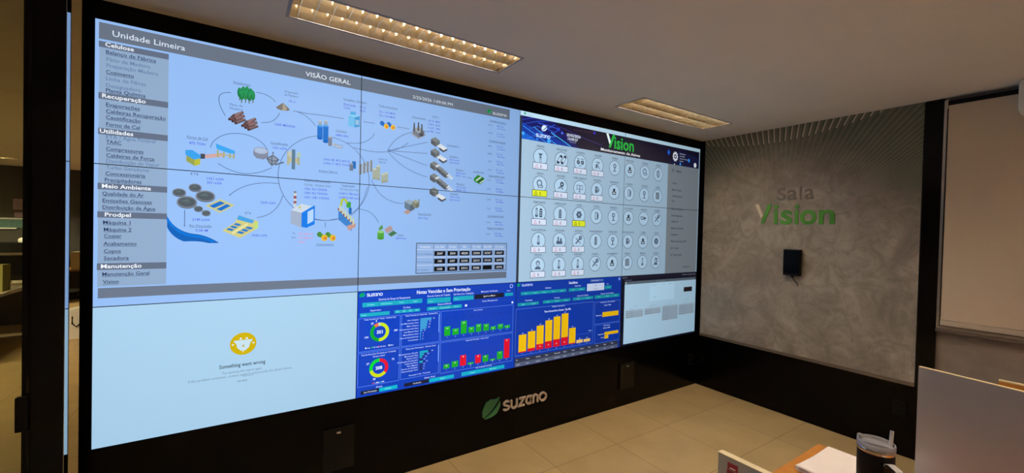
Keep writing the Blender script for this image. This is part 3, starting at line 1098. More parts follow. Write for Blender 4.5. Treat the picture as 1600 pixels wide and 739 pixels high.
    for k, (s, w) in enumerate((('Monitoramento Vibração', 62), ('Manutenção Papel', 32), ('Elétrica Linha 2', 18), ('Coordenação Recuperação', 6), ('Caldeiraria Planta', 24), ('Plano Máquina', 6), ('Suporte de Utilidades', 6), ('Instrumentação Geral', 5))):
        y = 1806 + k * 17
        white_text(s, 1622, y + 11, 9, align='R')
        V.rect(1634, y, 1634 + w, y + 15, TEAL if k < 3 or k == 4 else (30, 40, 80), 3)
        V.rect(1634 + w, y + 2, 1634 + w + 16, y + 14, (30, 40, 90), 3)
        white_text(str((44, 24, 16, 14, 14, 12, 11, 5)[k]), 1634 + w + 24, y + 11, 9)
    V.rect(1771, 1780, 1776, 1900, (120, 165, 240), 3)
    white_text('Priorizado 3 dias', 1560, 1968, 9)
    white_text('Priorizado', 1660, 1968, 9)
    # two column charts
    xs = ((1815, 1862), (1879, 1930), (1946, 1995), (2009, 2059), (2072, 2119), (2135, 2185), (2198, 2248), (2263, 2314), (2326, 2377))
    for k, ((x0, x1), t) in enumerate(zip(xs, (1656, 1678, 1629, 1680, 1665, 1671, 1696, 1685, 1701))):
        V.rect(x0, t, x1, 1723, (20, 172, 40), 3)
        V.rect(x0, t, x1, t + 3, (60, 200, 90), 4)
        V.text(str((160, 140, 226, 131, 150, 141, 80, 115, 70)[k]), (x0 + x1) / 2, t + 18, 9, (190, 245, 190), None, .02, align='C')
        white_text(str(k + 1), (x0 + x1) / 2, 1738, 9, align='C')
        V.text(('jan', 'fev', 'mar', 'abr', 'mai', 'jun', 'jul', 'ago', 'set')[k], (x0 + x1) / 2, 1600, 10, (6, 40, 130), None, .02, align='C')
    for k, ((x0, x1), t) in enumerate(zip(xs, (1928, 1916, 1881, 1945, 1897, 1909, 1946, 1898, 1809))):
        c = (225, 15, 45) if k in (2, 4, 8) else (20, 172, 40)
        V.rect(x0, t, x1, 1960, c, 3)
        V.text(str((24, 31, 48, 11, 42, 35, 10, 41, 96)[k]), (x0 + x1) / 2, t + 16, 9, (250, 225, 225), None, .02, align='C')
        white_text(str(k + 1), (x0 + x1) / 2, 1975, 9, align='C')
    # buttons at the foot
    white_text('Status', 1340, 2006, 12, 1380)
    V.rect(1243, 2011, 1360, 2034, (24, 28, 48), 2)
    white_text('Sem Priorização', 1262, 2028, 11, 1346)
    V.rect(1361, 2011, 1482, 2036, (0, 180, 205), 2)
    white_text('Prioriz.', 1400, 2028, 10, c=(160, 235, 240))
    white_text('Status Atual', 1672, 2005, 12, 1752)
    V.rect(1528, 2012, 1708, 2036, (24, 28, 48), 2)
    white_text('Verificados', 1590, 2029, 11, 1650)
    V.rect(1709, 2012, 1899, 2038, (0, 180, 205), 2)
    white_text('Todos', 1790, 2030, 10, c=(160, 235, 240))
    white_text('Não Verificado Priorizado', 2080, 2000, 11, 2218)
    V.rect(1960, 2010, 2333, 2038, (0, 180, 205), 2)
    white_text('Semana', 2030, 2029, 10, c=(160, 235, 240))
    white_text('Mês Atual', 2200, 2029, 10, c=(160, 235, 240))


# ---- backlog dashboard, lower display of the third column
def page_backlog():
    V.gain = 1.62
    V.rect(2427, 1367, 3640.5, 2051, (6, 52, 158), 0)
    V.leaf(2436, 1376, 2466, 1404, (0, 150, 75), (0, 165, 90))
    V.word(2482, 1402, 17, 2588, (190, 205, 240))
    V.text('Satélites', 2979, 1408, 20, (220, 228, 245), 3082, .014)
    V.rect(3234, 1382, 3398, 1402, (80, 110, 170), 2)
    white_text('Filtros atuais', 3260, 1397, 10)
    V.disc(3612, 1391, 14, 14, (120, 150, 215), 3)
    white_text('Gerência', 2720, 1434, 12, 2784)
    white_text('Supervisão', 3046, 1434, 11, 3122)
    V.rect(3195, 1418, 3412, 1484, (188, 202, 228), 3)
    V.text('27', 3305, 1446, 15, (80, 100, 150), None, .01, 6, 'C')
    V.text('Semanas', 3305, 1472, 11, (110, 130, 170), None, .01, 6, 'C')
    white_text('Ano', 3444, 1436, 10)
    for x0, y0, x1, y1 in ((2475, 1448, 2952, 1474), (2982, 1447, 3175, 1475), (3420, 1447, 3508, 1478), (2447, 1536, 2657, 1560), (2701, 1533, 3001, 1558), (3030, 1532, 3275, 1557), (3294, 1530, 3618, 1560)):
        V.rect(x0, y0, x1, y1, (14, 140, 158), 2)
        n = max(1, int((x1 - x0) // 90))
        for k in range(n):
            V.text('Todos' if n == 1 else ('Papel', 'Celulose', 'Energia', 'Infra', 'Geral')[k % 5], x0 + (k + .5) * (x1 - x0) / n, y0 + 18, 9, (120, 205, 215), None, .01, align='C')
    for s, x0, x1 in (('Prioridade', 2520, 2590), ('Tp Nota', 2820, 2880), ('Centro de Trabalho', 3080, 3214), ('Status da Ordem', 3370, 3540)):
        white_text(s, x0, 1524, 11, x1)
    V.frame(2429, 1582, 3282, 1962, 4, (70, 108, 205))
    V.frame(3296, 1590, 3632, 1796, 4, (70, 108, 205))
    V.frame(3304, 1802, 3638, 1976, 4, (70, 108, 205))
    white_text('Saldo Carteira', 2800, 1596, 10, 2940)
    V.text('Plano Homem/Hora Carteira : Tipo Mês', 2720, 1634, 15, (205, 218, 245), 3010, .02)
    data = ((2464, 2540, 1930, 1793), (2554, 2630, 1914, 1776), (2642, 2716, 1892, 1738), (2732, 2806, 1880, 1703), (2820, 2894, 1875, 1680),
            (2908, 2984, 1868, 1662), (2996, 3072, 1930, 1797), (3084, 3160, 1940, 1911), (3172, 3250, 1940, 1914))
    for k, (x0, x1, ym, yt) in enumerate(data):
        V.rect(x0, yt, x1, 1938, (226, 178, 10) if k < 7 else (222, 186, 110), 3)
        V.rect(x0, ym, x1, 1938, (205, 12, 40) if k < 7 else (222, 186, 110), 4)
        white_text(('1', '2', '3', '4', '5', '6', '7', '8', '9')[k], (x0 + x1) / 2, 1954, 9, align='C')
        white_text(('3,3', '3,9', '4,9', '5,8', '6,4', '6,9', '3,5', '0,7', '0,6')[k], (x0 + x1) / 2, yt - 6, 10, align='C')
        if k < 7:
            V.text(('2', '3', '4', '5', '6', '7', '3')[k], (x0 + x1) / 2, (yt + ym) / 2, 9, (190, 140, 20), None, .01, 6, 'C')
        if 1 < k < 6:
            V.text(('40', '47', '52', '58')[k - 2], (x0 + x1) / 2, 1916, 10, (240, 190, 190), None, .02, 6, 'C')
    white_text('Meta 3', 3232, 1848, 9)
    V.rect(3070, 1862, 3276, 1865, (60, 96, 195), 2)
    white_text('Ordens Atrasadas', 3370, 1604, 9, 3560)
    white_text('Saldo: Mês', 3418, 1634, 11, 3510)
    V.rect(3398, 1692, 3612, 1736, (226, 178, 10), 3)
    white_text('Manutenção', 3390, 1722, 10, align='R')
    white_text('Backlog', 3420, 1822, 9, 3500)
    white_text('Saldo: Mês', 3412, 1846, 11, 3506)
    V.rect(3432, 1880, 3616, 1908, (226, 178, 10), 3)
    V.rect(3433, 1911, 3484, 1942, (226, 178, 10), 3)
    white_text('Equipamento', 3426, 1900, 10, align='R')
    white_text('Parada', 3426, 1932, 10, align='R')
    V.rect(2431, 1978, 3612, 2047, (46, 52, 74), 2)
    V.rect(2431, 2014, 3612, 2047, (78, 88, 112), 3)
    x = 2445
    for s in ('N', 'Nota', 'Ordem', 'Data', 'Descrição', 'Status', 'Local', 'Centro', 'Prior', 'Dias', 'Resp', 'Plano'):
        white_text(s, x, 2000, 11, c=(200, 205, 218))
        white_text('Total' if s == 'N' else s.lower(), x, 2036, 11, c=(190, 196, 210))
        x += 98


# ---- asset monitoring page, upper displays of the third and fourth columns
def page_vision():
    V.gain = 1.75
    V.rect(2427, 0, 4854, 1367, (150, 178, 200), 0)
    V.rect(2427, 39, 2447, 1367, (40, 48, 60), 1)
    V.rect(2427, 0, 4854, 38, (176, 208, 226), 1)
    V.leaf(2462, 8, 2484, 28, (20, 150, 80), (20, 150, 80))
    V.text('suzano', 2492, 27, 14, (140, 165, 182))
    V.rect(2447, 38, 4838, 222, (20, 16, 40), 2)
    # blue circuit artwork at the left end of the banner
    V.poly([(2447, 38), (2780, 38), (3060, 222), (2447, 222)], (22, 24, 92), 3)
    V.poly([(2447, 95), (2700, 150), (2990, 222), (2447, 222)], (20, 52, 150), 4)
    V.poly([(2447, 160), (2620, 222), (2447, 222)], (24, 90, 190), 5)
    for pts, w, c in (([(2447, 108), (2600, 60), (2720, 40)], 4, (40, 90, 210)), ([(2455, 118), (2700, 222)], 5, (60, 150, 235)),
                      ([(2490, 222), (2640, 140), (2780, 60)], 4, (50, 110, 225)), ([(2560, 110), (2720, 190), (2800, 222)], 5, (70, 160, 240)),
                      ([(2600, 70), (2820, 90), (2780, 128), (2700, 108)], 5, (60, 90, 225)), ([(2740, 130), (2960, 218)], 6, (60, 180, 245)),
                      ([(2840, 70), (3080, 120), (3330, 160)], 3, (64, 60, 170)), ([(2447, 70), (2560, 40)], 4, (50, 70, 190)),
                      ([(2690, 168), (2790, 160), (2740, 132)], 4, (70, 150, 240)), ([(2520, 130), (2600, 100), (2680, 122)], 4, (40, 110, 220))):
        V.line(pts, w, c, 6)
    for x, y, r, c in ((2458, 178, 14, (60, 160, 235)), (2720, 205, 20, (50, 150, 230)), (2600, 205, 10, (50, 130, 220)), (2820, 92, 16, (40, 60, 180)), (3236, 62, 14, (48, 40, 190)), (2860, 118, 12, (70, 100, 220))):
        V.disc(x, y, r, r, c, 6, 16)
    for k in range(8):
        V.disc(3000 + k * 30, 70 - k, 4, 4, (150, 90, 90), 6, 8)
    V.leaf(2640, 80, 2696, 132, (205, 225, 250), (205, 225, 250), 8)
    V.word(2584, 186, 26, 2730, (205, 225, 250), 8)
    V.text('25/02/2026', 2910, 134, 22, (215, 225, 245), 3070, .02, 8)
    V.text('13:09:27', 2926, 166, 22, (215, 225, 245), 3040, .02, 8)
    V.text('Atualizado', 2944, 184, 10, (150, 160, 190), 3020, 0, 8)
    # wordmark
    V.poly([(3384, 42), (3412, 40), (3446, 112), (3432, 142)], (225, 240, 238), 8)
    V.poly([(3470, 42), (3500, 44), (3446, 166), (3420, 166)], (30, 180, 60), 8)
    V.text('ision', 3492, 166, 112, (30, 178, 60), 3762, .02, 8)
    V.text('Monitoramento de Ativos', 3320, 206, 24, (235, 238, 244), 3856, .018, 8)
    # gear at the right end
    V.disc(4300, 104, 24, 30, (20, 60, 160), 5, 18)
    V.disc(4300, 104, 12, 16, (40, 120, 230), 6, 16)
    V.poly([(4480, 60), (4720, 90), (4838, 120), (4838, 222), (4300, 222)], (24, 26, 62), 3)
    for a in range(10):
        an = 2 * PI * a / 10
        V.disc(4412 + 36 * math.cos(an), 134 + 42 * math.sin(an), 10, 11, (220, 226, 236), 6, 8)
    V.ring(4412, 134, 24, 38, 0, 360, (220, 226, 236), 6)
    V.disc(4412, 134, 10, 12, (220, 226, 236), 6, 12)
    for k, s in enumerate(('Monitoramento', 'de Condições', 'de Ativos e Processos', 'Industriais')):
        V.text(s, 4486, 100 + k * 26, 11, (200, 208, 225), None, .01, 8)
    V.disc(4650, 150, 18, 20, (40, 140, 240), 5, 14)
    V.disc(4500, 204, 14, 14, (60, 150, 240), 6, 14)
    V.disc(4400, 215, 9, 7, (200, 210, 230), 6, 12)
    V.disc(4764, 190, 24, 26, (225, 235, 240), 8, 24)
    # icon grid
    ink, ink2 = (38, 48, 66), (76, 92, 116)
    xs = (2637, 2861, 3076, 3287, 3507, 3715, 3935, 4140)
    ys = (347, 570, 806, 1033, 1238)
    names = (('PRENSAS', 'REFILADORES', 'CILINDROS', 'SECAGEM', 'BOMBAS', 'REDUTORES', 'TANQUES', 'FORNOS'),
             ('TRAFOS', 'MOTORES', 'TURBO GERADOR', 'CALDEIRAS', 'TRANSPORTE', 'QUADROS', 'VÁLVULAS', 'PAINÉIS'),
             ('TERMOGRAFIA', 'LUBRIFICAÇÃO', 'ÓLEOS', 'ROTAS', 'VIBRAÇÃO', 'ALTA TENSÃO', 'SENSORES', 'CORREIAS'),
             ('SALAS ELÉTRICAS', 'UTILIDADES', 'SATÉLITES', 'TRANSFORMADOR', 'VENTILAÇÃO', 'PONTES ROLANTES', 'TORRES', 'ROLOS'),
             ('PESSOAS', 'INSPEÇÃO', 'UNIDADES', 'PARADA', 'PLANEJAMENTO', 'PRÉDIOS', 'MEDIDAS', 'OUTROS'))
    KINDS = ((1, 2, 3, 4, 5, 6, 9, 8), (9, 10, 11, 12, 6, 7, 5, 38), (17, 18, 19, 7, 5, 6, 20, 21), (22, 23, 21, 18, 5, 12, 6, 19), (28, 22, 22, 21, 6, 38, 22, 29))
    boxes_in = {0: (0, 1, 2, 3), 1: (0, 1, 2, 3), 2: (0, 1, 2), 3: (0, 1, 2), 4: (0, 1, 2)}
    k = 0
    for r, y in enumerate(ys):
        for c, x in enumerate(xs):
            k += 1
            V.text(names[r][c], x, y - 82, 13, (74, 88, 108), None, .02, 5, 'C')
            V.rect(x - 60, y - 79, x + 60, y - 77, (120, 138, 160), 5)
            V.disc(x, y, 72, 70, ink, 2, 40)
            V.disc(x, y, 68, 66, (166, 196, 220), 3, 40)
            icon(KINDS[r][c], x, y - 4, ink, ink2)
            if c in boxes_in[r]:
                on = (r, c) in ((1, 0), (2, 2))
                V.rect(x - 77, y + 46, x + 77, y + 101, (34, 44, 62), 6)
                V.rect(x - 73, y + 50, x + 73, y + 97, (205, 215, 40) if on else (196, 208, 228), 7)
                tc = (86, 86, 16) if on else (190, 120, 150)
                V.line([(x - 52, y + 88), (x - 38, y + 60), (x - 24, y + 88)], 4, tc, 8, True)
                V.text('5' if on else '0', x + 6, y + 88, 24, (70, 70, 20) if on else (120, 60, 84), None, .01, 8, 'C')
    # menu on the right
    V.gain = 1.5
    V.rect(4295, 222, 4838, 1367, (126, 136, 144), 2)
    for d in (0, 12, 24):
        V.rect(4358, 268 + d, 4396, 273 + d, (70, 80, 92), 4)
    V.text('MENU', 4440, 298, 22, (60, 68, 80), None, .02)
    V.text('×', 4790, 262, 22, (70, 80, 92))
    for s, y in (('Dados', 424), ('Monit. Avisos', 495), ('Ordens Ativas', 560), ('PLA', 614), ('Planos Vencidos', 696), ('Painel Segurança', 766), ('Gestão SI', 828),
                 ('Materiais Zerados', 899), ('Inspetores', 966), ('Planos Preventivos PM', 1038), ('QR - Geral', 1110), ('IA - Rotas Geral', 1182)):
        V.text(s, 4376, y, 20, (62, 70, 82), None, .02)
    V.text('Nova Fase ≡', 4600, 1312, 18, (62, 70, 82), None, .02)


def icon(k, x, y, a, b):
    """Small line drawings inside the round buttons."""
    kind = k if k < 16 else -1
    if kind == 1:
        V.poly([(x - 22, y - 26), (x + 22, y - 26), (x + 10, y - 6), (x - 10, y - 6)], b, 4)
        V.rect(x - 10, y - 2, x + 10, y + 14, b, 4)
        V.frame(x - 12, y + 18, x + 12, y + 42, 4, b, 4)
    elif kind == 2:
        for dx in (-22, 22):
            V.line([(x + dx - 14, y + 24), (x + dx + 16, y - 24)], 28, a, 4)
            V.line([(x + dx - 10, y + 18), (x + dx + 13, y - 18)], 18, (190, 214, 234), 5)
            V.disc(x + dx - 14, y + 24, 15, 15, a, 4, 16)
            V.disc(x + dx + 16, y - 24, 15, 15, a, 4, 16)
    elif kind == 3:
        for dx in (-24, 24):
            V.ring(x + dx, y, 8, 18, 0, 360, a, 4, 16)
            V.disc(x + dx, y, 5, 5, a, 4, 10)
            V.line([(x + dx - 16, y - 34), (x + dx + 12, y - 26)], 6, a, 4)
        V.rect(x - 10, y + 26, x + 8, y + 33, a, 4)
    elif kind == 4:
        V.line([(x - 20, y - 24), (x + 20, y - 24), (x - 8, y), (x + 24, y + 32)], 8, b, 4)
        V.rect(x - 26, y - 4, x - 4, y + 30, b, 4)
    elif kind in (5, 13):
        V.ring(x, y - 14, 10, 20, 0, 360, b, 4, 18)
        V.rect(x - 6, y + 4, x + 6, y + 34, b, 4)
        V.line([(x - 24, y + 36), (x + 24, y + 36)], 6, b, 4)
    elif kind in (6, 14):
        V.rect(x - 26, y + 2, x + 26, y + 30, a, 4)
        V.rect(x - 16, y + 10, x + 16, y + 22, (180, 205, 226), 5)
        V.disc(x, y - 12, 15, 15, a, 4, 16)
    elif kind in (7, 15):
        V.frame(x - 18, y - 32, x + 18, y + 34, 7, b, 4)
        V.rect(x + 6, y - 20, x + 26, y + 24, b, 4)
    elif kind in (8, 0):
        V.frame(x - 24, y - 22, x + 24, y + 24, 8, b, 4)
        V.rect(x - 14, y - 36, x + 14, y - 26, b, 4)
        V.rect(x - 14, y + 28, x + 14, y + 38, b, 4)
        V.disc(x, y, 9, 9, b, 4, 12)
    elif kind == 9:
        V.ring(x - 4, y - 6, 18, 28, 0, 360, b, 4, 20)
        V.rect(x - 20, y + 10, x + 32, y + 32, b, 4)
        V.rect(x - 12, y + 16, x + 24, y + 26, (176, 202, 224), 5)
    elif kind == 10:
        V.disc(x + 12, y - 14, 20, 22, a, 4, 18)
        V.disc(x + 12, y - 14, 8, 9, (176, 202, 224), 5, 12)
        V.line([(x - 28, y + 26), (x - 8, y + 8), (x + 26, y + 26)], 9, b, 4)
    elif kind == 11:
        V.frame(x - 36, y - 24, x - 2, y + 16, 5, b, 4)
        V.frame(x + 2, y - 24, x + 36, y + 16, 5, b, 4)
        V.rect(x - 4, y + 16, x + 4, y + 34, b, 4)
        V.rect(x - 16, y + 34, x + 16, y + 38, b, 4)
    elif kind == 12:
        V.poly([(x - 24, y - 28), (x, y - 28), (x + 26, y - 8), (x + 26, y + 12), (x, y + 30), (x - 24, y + 30)], b, 4)
        V.line([(x - 12, y - 8), (x + 10, y - 8), (x + 10, y + 12)], 6, (176, 202, 224), 5)
    if k in (17, 18):
        dx = 0 if k == 18 else 18
        V.rect(x + dx - 14, y - 28, x + dx + 14, y + 36, a, 6)
        V.rect(x + dx - 6, y - 36, x + dx + 6, y - 26, a, 6)
        for d in (-16, 2, 20):
            V.rect(x + dx - 9, y + d - 4, x + dx + 9, y + d + 5, (150, 180, 205), 7)
    if k in (17, 22):
        dx = 0 if k == 22 else -26
        V.line([(x + dx, y - 30), (x + dx, y + 18)], 18, b, 5)
        V.disc(x + dx, y + 24, 15, 15, b, 5, 16)
        V.disc(x + dx, y - 30, 9, 9, b, 5, 12)
        V.line([(x + dx, y - 26), (x + dx, y + 20)], 8, (160, 190, 214), 6)
    if k == 19:
        for i in range(6):
            an = 2 * PI * i / 6
            V.disc(x + 22 * math.cos(an), y + 22 * math.sin(an), 12, 12, b, 5, 12)
        V.disc(x, y, 18, 18, b, 5, 16)
        V.disc(x, y, 8, 8, (160, 190, 214), 6, 12)
    if k == 20:
        V.line([(x - 40, y + 6), (x - 40, y - 12), (x - 4, y - 12), (x - 4, y + 10), (x - 40, y + 10)], 7, a, 5)
        V.poly([(x + 6, y - 16), (x + 42, y), (x + 6, y + 16)], a, 5)
    if k == 21:
        V.line([(x - 30, y + 28), (x + 24, y - 26)], 13, b, 5)
        V.ring(x + 24, y - 24, 8, 19, 0, 360, b, 5, 16)
        V.line([(x - 30, y - 22), (x + 28, y + 28)], 7, b, 5)
    if k == 23:
        V.rect(x - 34, y + 6, x + 32, y + 32, b, 5)
        V.rect(x - 22, y - 30, x - 8, y + 8, b, 5)
        V.rect(x + 6, y - 18, x + 24, y + 8, b, 5)
    if k in (28, 29):
        V.disc(x, y - 14, 20, 22, b, 5, 18)
        V.disc(x, y - 10, 12, 15, (160, 190, 214), 6, 14)
        V.poly([(x - 34, y + 36), (x - 18, y + 12), (x + 18, y + 12), (x + 34, y + 36)], b, 5)
        if k == 29:
            V.frame(x + 4, y - 34, x + 36, y + 8, 5, a, 7)
    if k == 38:
        V.rect(x - 28, y - 32, x + 28, y + 34, a, 6)
        for i in range(3):
            for j in range(4):
                V.rect(x - 21 + i * 17, y - 26 + j * 15, x - 11 + i * 17, y - 17 + j * 15, (176, 200, 220), 7)


# ---- spreadsheet-like page, lower display of the fourth column
def page_sheet():
    V.gain = 2.5
    V.rect(3640.5, 1367, 4854, 2051, (8, 10, 26), 0)
    V.rect(3640.5, 1367, 4854, 1404, (18, 18, 34), 1)
    white_text('Aplicativos', 3655, 1390, 12, 3720, 0, c=(110, 116, 140))
    white_text('Painel de Controle', 3690, 1416, 12, 3790, 0, c=(100, 106, 128))
    white_text('Relatório  Arquivo  Exibir', 4600, 1394, 12, 4830, 0, c=(120, 126, 146))
    V.rect(3690, 1424, 4838, 1452, (70, 82, 92), 2)
    V.rect(3700, 1430, 3714, 1448, (150, 160, 170), 3)
    white_text('Cronograma', 4160, 1446, 12, 4300, 0, c=(120, 132, 142))
    V.rect(3690, 1452, 4846, 2030, (142, 172, 192), 2)
    V.rect(4060, 1455, 4460, 1640, (150, 182, 202), 3)
    V.rect(4628, 1527, 4776, 1577, (20, 10, 18), 4)
    g = (112, 136, 156)
    for s, x, y in (('Planejado', 4090, 1482), ('Total', 4260, 1482), ('Realizado', 4360, 1482), ('Saldo', 4130, 1606), ('Programado', 4080, 1688), ('Real', 4380, 1678), ('Data', 3840, 1680), ('Desvio', 4660, 1668)):
        V.text(s, x, y, 13, g)
    for x0, y0, x1, y1, n in ((3711, 1705, 3965, 1783, 4), (3988, 1706, 4242, 1772, 3), (4269, 1702, 4530, 1858, 7), (4548, 1708, 4824, 1824, 5)):
        V.rect(x0, y0, x1, y1, (120, 138, 152), 3)
        V.rect(x0, y0, x1, y0 + 14, (132, 152, 168), 4)
        for k in range(1, n + 1):
            yy = y0 + k * (y1 - y0) / n
            V.rect(x0, yy - 3, x1, yy, (142, 158, 174), 4)
            V.text('Atividade programada' if k % 2 else 'Linha em andamento', x0 + 8, yy - 6, 8, (84, 98, 116), None, 0, 5)
    V.text('Equipe A', 3770, 1698, 10, g)
    V.text('Equipe B', 4050, 1696, 10, g)
    V.text('Equipe C', 4340, 1694, 10, g)
    V.text('Equipe D', 4640, 1698, 10, g)


page_overview()
page_error()
page_notes()
page_backlog()
page_vision()
page_sheet()


def clip(poly, ax, lim, keep_less):
    out = []
    n = len(poly)
    for i in range(n):
        a, b = poly[i], poly[(i + 1) % n]
        ia = (a[ax] <= lim) == keep_less or a[ax] == lim
        ib = (b[ax] <= lim) == keep_less or b[ax] == lim
        if ia:
            out.append(a)
        if ia != ib:
            t = (lim - a[ax]) / (b[ax] - a[ax])
            p = [a[0] + (b[0] - a[0]) * t, a[1] + (b[1] - a[1]) * t]
            p[ax] = lim
            out.append(tuple(p))
    return out


LABELS = {
    (0, 0): 'video wall display, upper corner by the glass door, plant page with grey side menu',
    (1, 0): 'video wall display showing the date bar and leaf mark of the plant page',
    (2, 0): 'video wall display with dark blue banner and first rows of round icons',
    (3, 0): 'video wall display at the far upper corner with banner end and menu heading',
    (0, 1): 'video wall display showing round tanks, blue river and lower grey menu',
    (1, 1): 'video wall display showing the production table with black number cells',
    (2, 1): 'video wall display with rows of boxed round icons above the bar chart',
    (3, 1): 'video wall display with round icons and lower end of the grey menu',
    (0, 2): 'video wall display showing a pale error page with yellow plug icon',
    (1, 2): 'video wall display with blue dashboard, two doughnuts and green and red bars',
    (2, 2): 'video wall display with blue dashboard and stacked yellow and red bars',
    (3, 2): 'video wall display at the lower far corner with small grey tables on white',
}
INS = 2.0
buckets = {(i, j): [] for i in range(4) for j in range(3)}
for a, b, c, col, lay in V.t:
    x0 = min(a[0], b[0], c[0]); x1 = max(a[0], b[0], c[0])
    y0 = min(a[1], b[1], c[1]); y1 = max(a[1], b[1], c[1])
    for i in range(max(0, int(x0 // PW)), min(3, int(x1 // PW)) + 1):
        for j in range(max(0, int(y0 // PH)), min(2, int(y1 // PH)) + 1):
            L, R_, T, B = i * PW + INS, (i + 1) * PW - INS, j * PH + INS, (j + 1) * PH - INS
            if x1 <= L or x0 >= R_ or y1 <= T or y0 >= B:
                continue
            p = [a, b, c]
            if x0 < L:
                p = clip(p, 0, L, False)
            if x1 > R_ and p:
                p = clip(p, 0, R_, True)
            if y0 < T and p:
                p = clip(p, 1, T, False)
            if y1 > B and p:
                p = clip(p, 1, B, True)
            if len(p) >= 3:
                buckets[(i, j)].append((p, col, lay))

TOPZ = 2.6298
HOUS = boxes('housing', [(0.0003, 0.0008, -PH / 1000 + .0003, PW / 1000 - .0003, 0.085, -0.0003)], M['bezel'])
HOUS_ME = HOUS.data
bpy.data.objects.remove(HOUS)
for (i, j), polys in buckets.items():
    root = empty('display_panel', (i * PW / 1000, 0, TOPZ - j * PH / 1000), LABELS[(i, j)], 'display', 'displays of the video wall')
    h = bpy.data.objects.new('housing', HOUS_ME)
    C.objects.link(h)
    h.parent = root
    vs, fs, cols = [], [], []
    for p, col, lay in polys:
        k = len(vs)
        for x, y in p:
            vs.append(((x - i * PW) / 1000, -0.0002 - 0.00016 * lay, -(y - j * PH) / 1000))
        # keep the face turned towards the room
        ar = sum(p[q][0] * p[(q + 1) % len(p)][1] - p[(q + 1) % len(p)][0] * p[q][1] for q in range(len(p)))
        ids = list(range(k, k + len(p)))
        if ar > 0:
            ids.reverse()
        fs.append(ids)
        cols.extend([col] * len(p))
    me = bpy.data.meshes.new('screen')
    me.from_pydata(vs, [], fs)
    at = me.color_attributes.new('picture', 'FLOAT_COLOR', 'POINT')
    flat = []
    for c in cols:
        flat.extend(c)
    at.data.foreach_set('color', flat)
    o = link('screen', me, M['screen'], root)

# ------------------------------------------------------------------ room shell
struct('floor', [(-5.0, -6.0, -0.05, XW + .12, 9.7, 0.0)], M['floor'], 'beige square porcelain tiles with thin joints')

FIX = [(1.385, -0.50), (3.78, -0.455), (1.385, -2.75), (3.35, -2.75), (-1.2, -2.75), (1.385, -4.8), (3.78, -4.8)]
OFIX = [(-3.32, 8.1), (-2.6, 3.4)]  # second one is out of view, added to brighten the near office floor
FL, FW = 1.25, 0.305


def ceiling_mesh():
    holes = [(x - FL / 2 + .012, y - FW / 2 + .012, x + FL / 2 - .012, y + FW / 2 - .012) for x, y in FIX + OFIX]
    xs = sorted({-5.0, XW + .12} | {h[0] for h in holes} | {h[2] for h in holes})
    ys = sorted({-6.0, 9.7} | {h[1] for h in holes} | {h[3] for h in holes})
    bm = bmesh.new()
    for a, b in zip(xs, xs[1:]):
        for c, d in zip(ys, ys[1:]):
            mx, my = (a + b) / 2, (c + d) / 2
            if any(h[0] < mx < h[2] and h[1] < my < h[3] for h in holes):
                continue
            bm.faces.new([bm.verts.new((a, c, CEIL)), bm.verts.new((a, d, CEIL)), bm.verts.new((b, d, CEIL)), bm.verts.new((b, c, CEIL))])
    bmesh.ops.remove_doubles(bm, verts=bm.verts[:], dist=1e-5)
    return bm


o = obj('ceiling', ceiling_mesh(), M['ceiling'])
tag(o, 'smooth off-white plaster ceiling', None, None, 'structure')

VW, VH = 4 * PW / 1000, 3 * PH / 1000
struct('wall_back', [(-0.043, 0.0, 0.0, 2.4285, 0.30, TOPZ - VH - .001), (2.4305, 0.0, 0.0, XW + .02, 0.30, TOPZ - VH - .001),
                     (2.4285, 0.004, 0.0, 2.4305, 0.3, TOPZ - VH - .001),
                     (-0.043, 0.0, TOPZ + .001, XW + .02, 0.30, CEIL), (-0.043, 0.0, TOPZ - VH - .001, -0.002, 0.3, TOPZ + .001),
                     (VW + .002, 0.0, TOPZ - VH - .001, XW + .02, 0.3, TOPZ + .001), (-0.043, 0.10, TOPZ - VH - .001, XW + .02, 0.30, TOPZ + .001)],
       M['black'], 'black lacquered wall around and below the video wall')
struct('wall_right', [(XW + .02, -6.0, 0.0, XW + .12, 0.30, CEIL)], M['under'], 'grey-brown wall behind the concrete-look panel and blind')
struct('trim_1', [(XW - .001, -1.905, 0.0, XW + .02, -0.0005, 0.556)], M['black'], 'black lacquered dado below the concrete-look panel')
struct('trim_2', [(XW - .004, -1.905, 0.556, XW + .02, -1.806, CEIL)], M['black_gloss'], 'glossy black upright beside the window blind')
struct('trim_3', [(XW - .001, -0.034, 0.556, XW + .02, -0.0005, CEIL)], M['black'], 'narrow black strip in the corner by the video wall')
struct('wall_left', [(-5.1, -6.0, 0, -5.0, 9.7, CEIL)], M['wall'], 'plain warm wall')
struct('wall_front', [(-5.0, -6.1, 0, XW + .12, -6.0, CEIL)], M['wall'], 'plain warm wall behind the desks')
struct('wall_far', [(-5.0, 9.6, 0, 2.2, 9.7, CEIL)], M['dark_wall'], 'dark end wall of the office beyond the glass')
struct('wall_side', [(2.1, 0.30, 0, 2.2, 9.6, CEIL)], M['wall'], 'plain wall of the office beyond the glass')

# panel with rays: one slab with a darker ledge under it
pan = boxes('accent_panel', [(XW - .003, -1.800, 0.585, XW + .019, -0.036, CEIL - .001)], M['panel'])
tag(pan, 'concrete-look grey wall panel with fine green rays under the ceiling', 'wall panel')
boxes('ledge', [(XW - .010, -1.801, 0.557, XW + .019, -0.036, 0.584)], M['ledge'], pan)

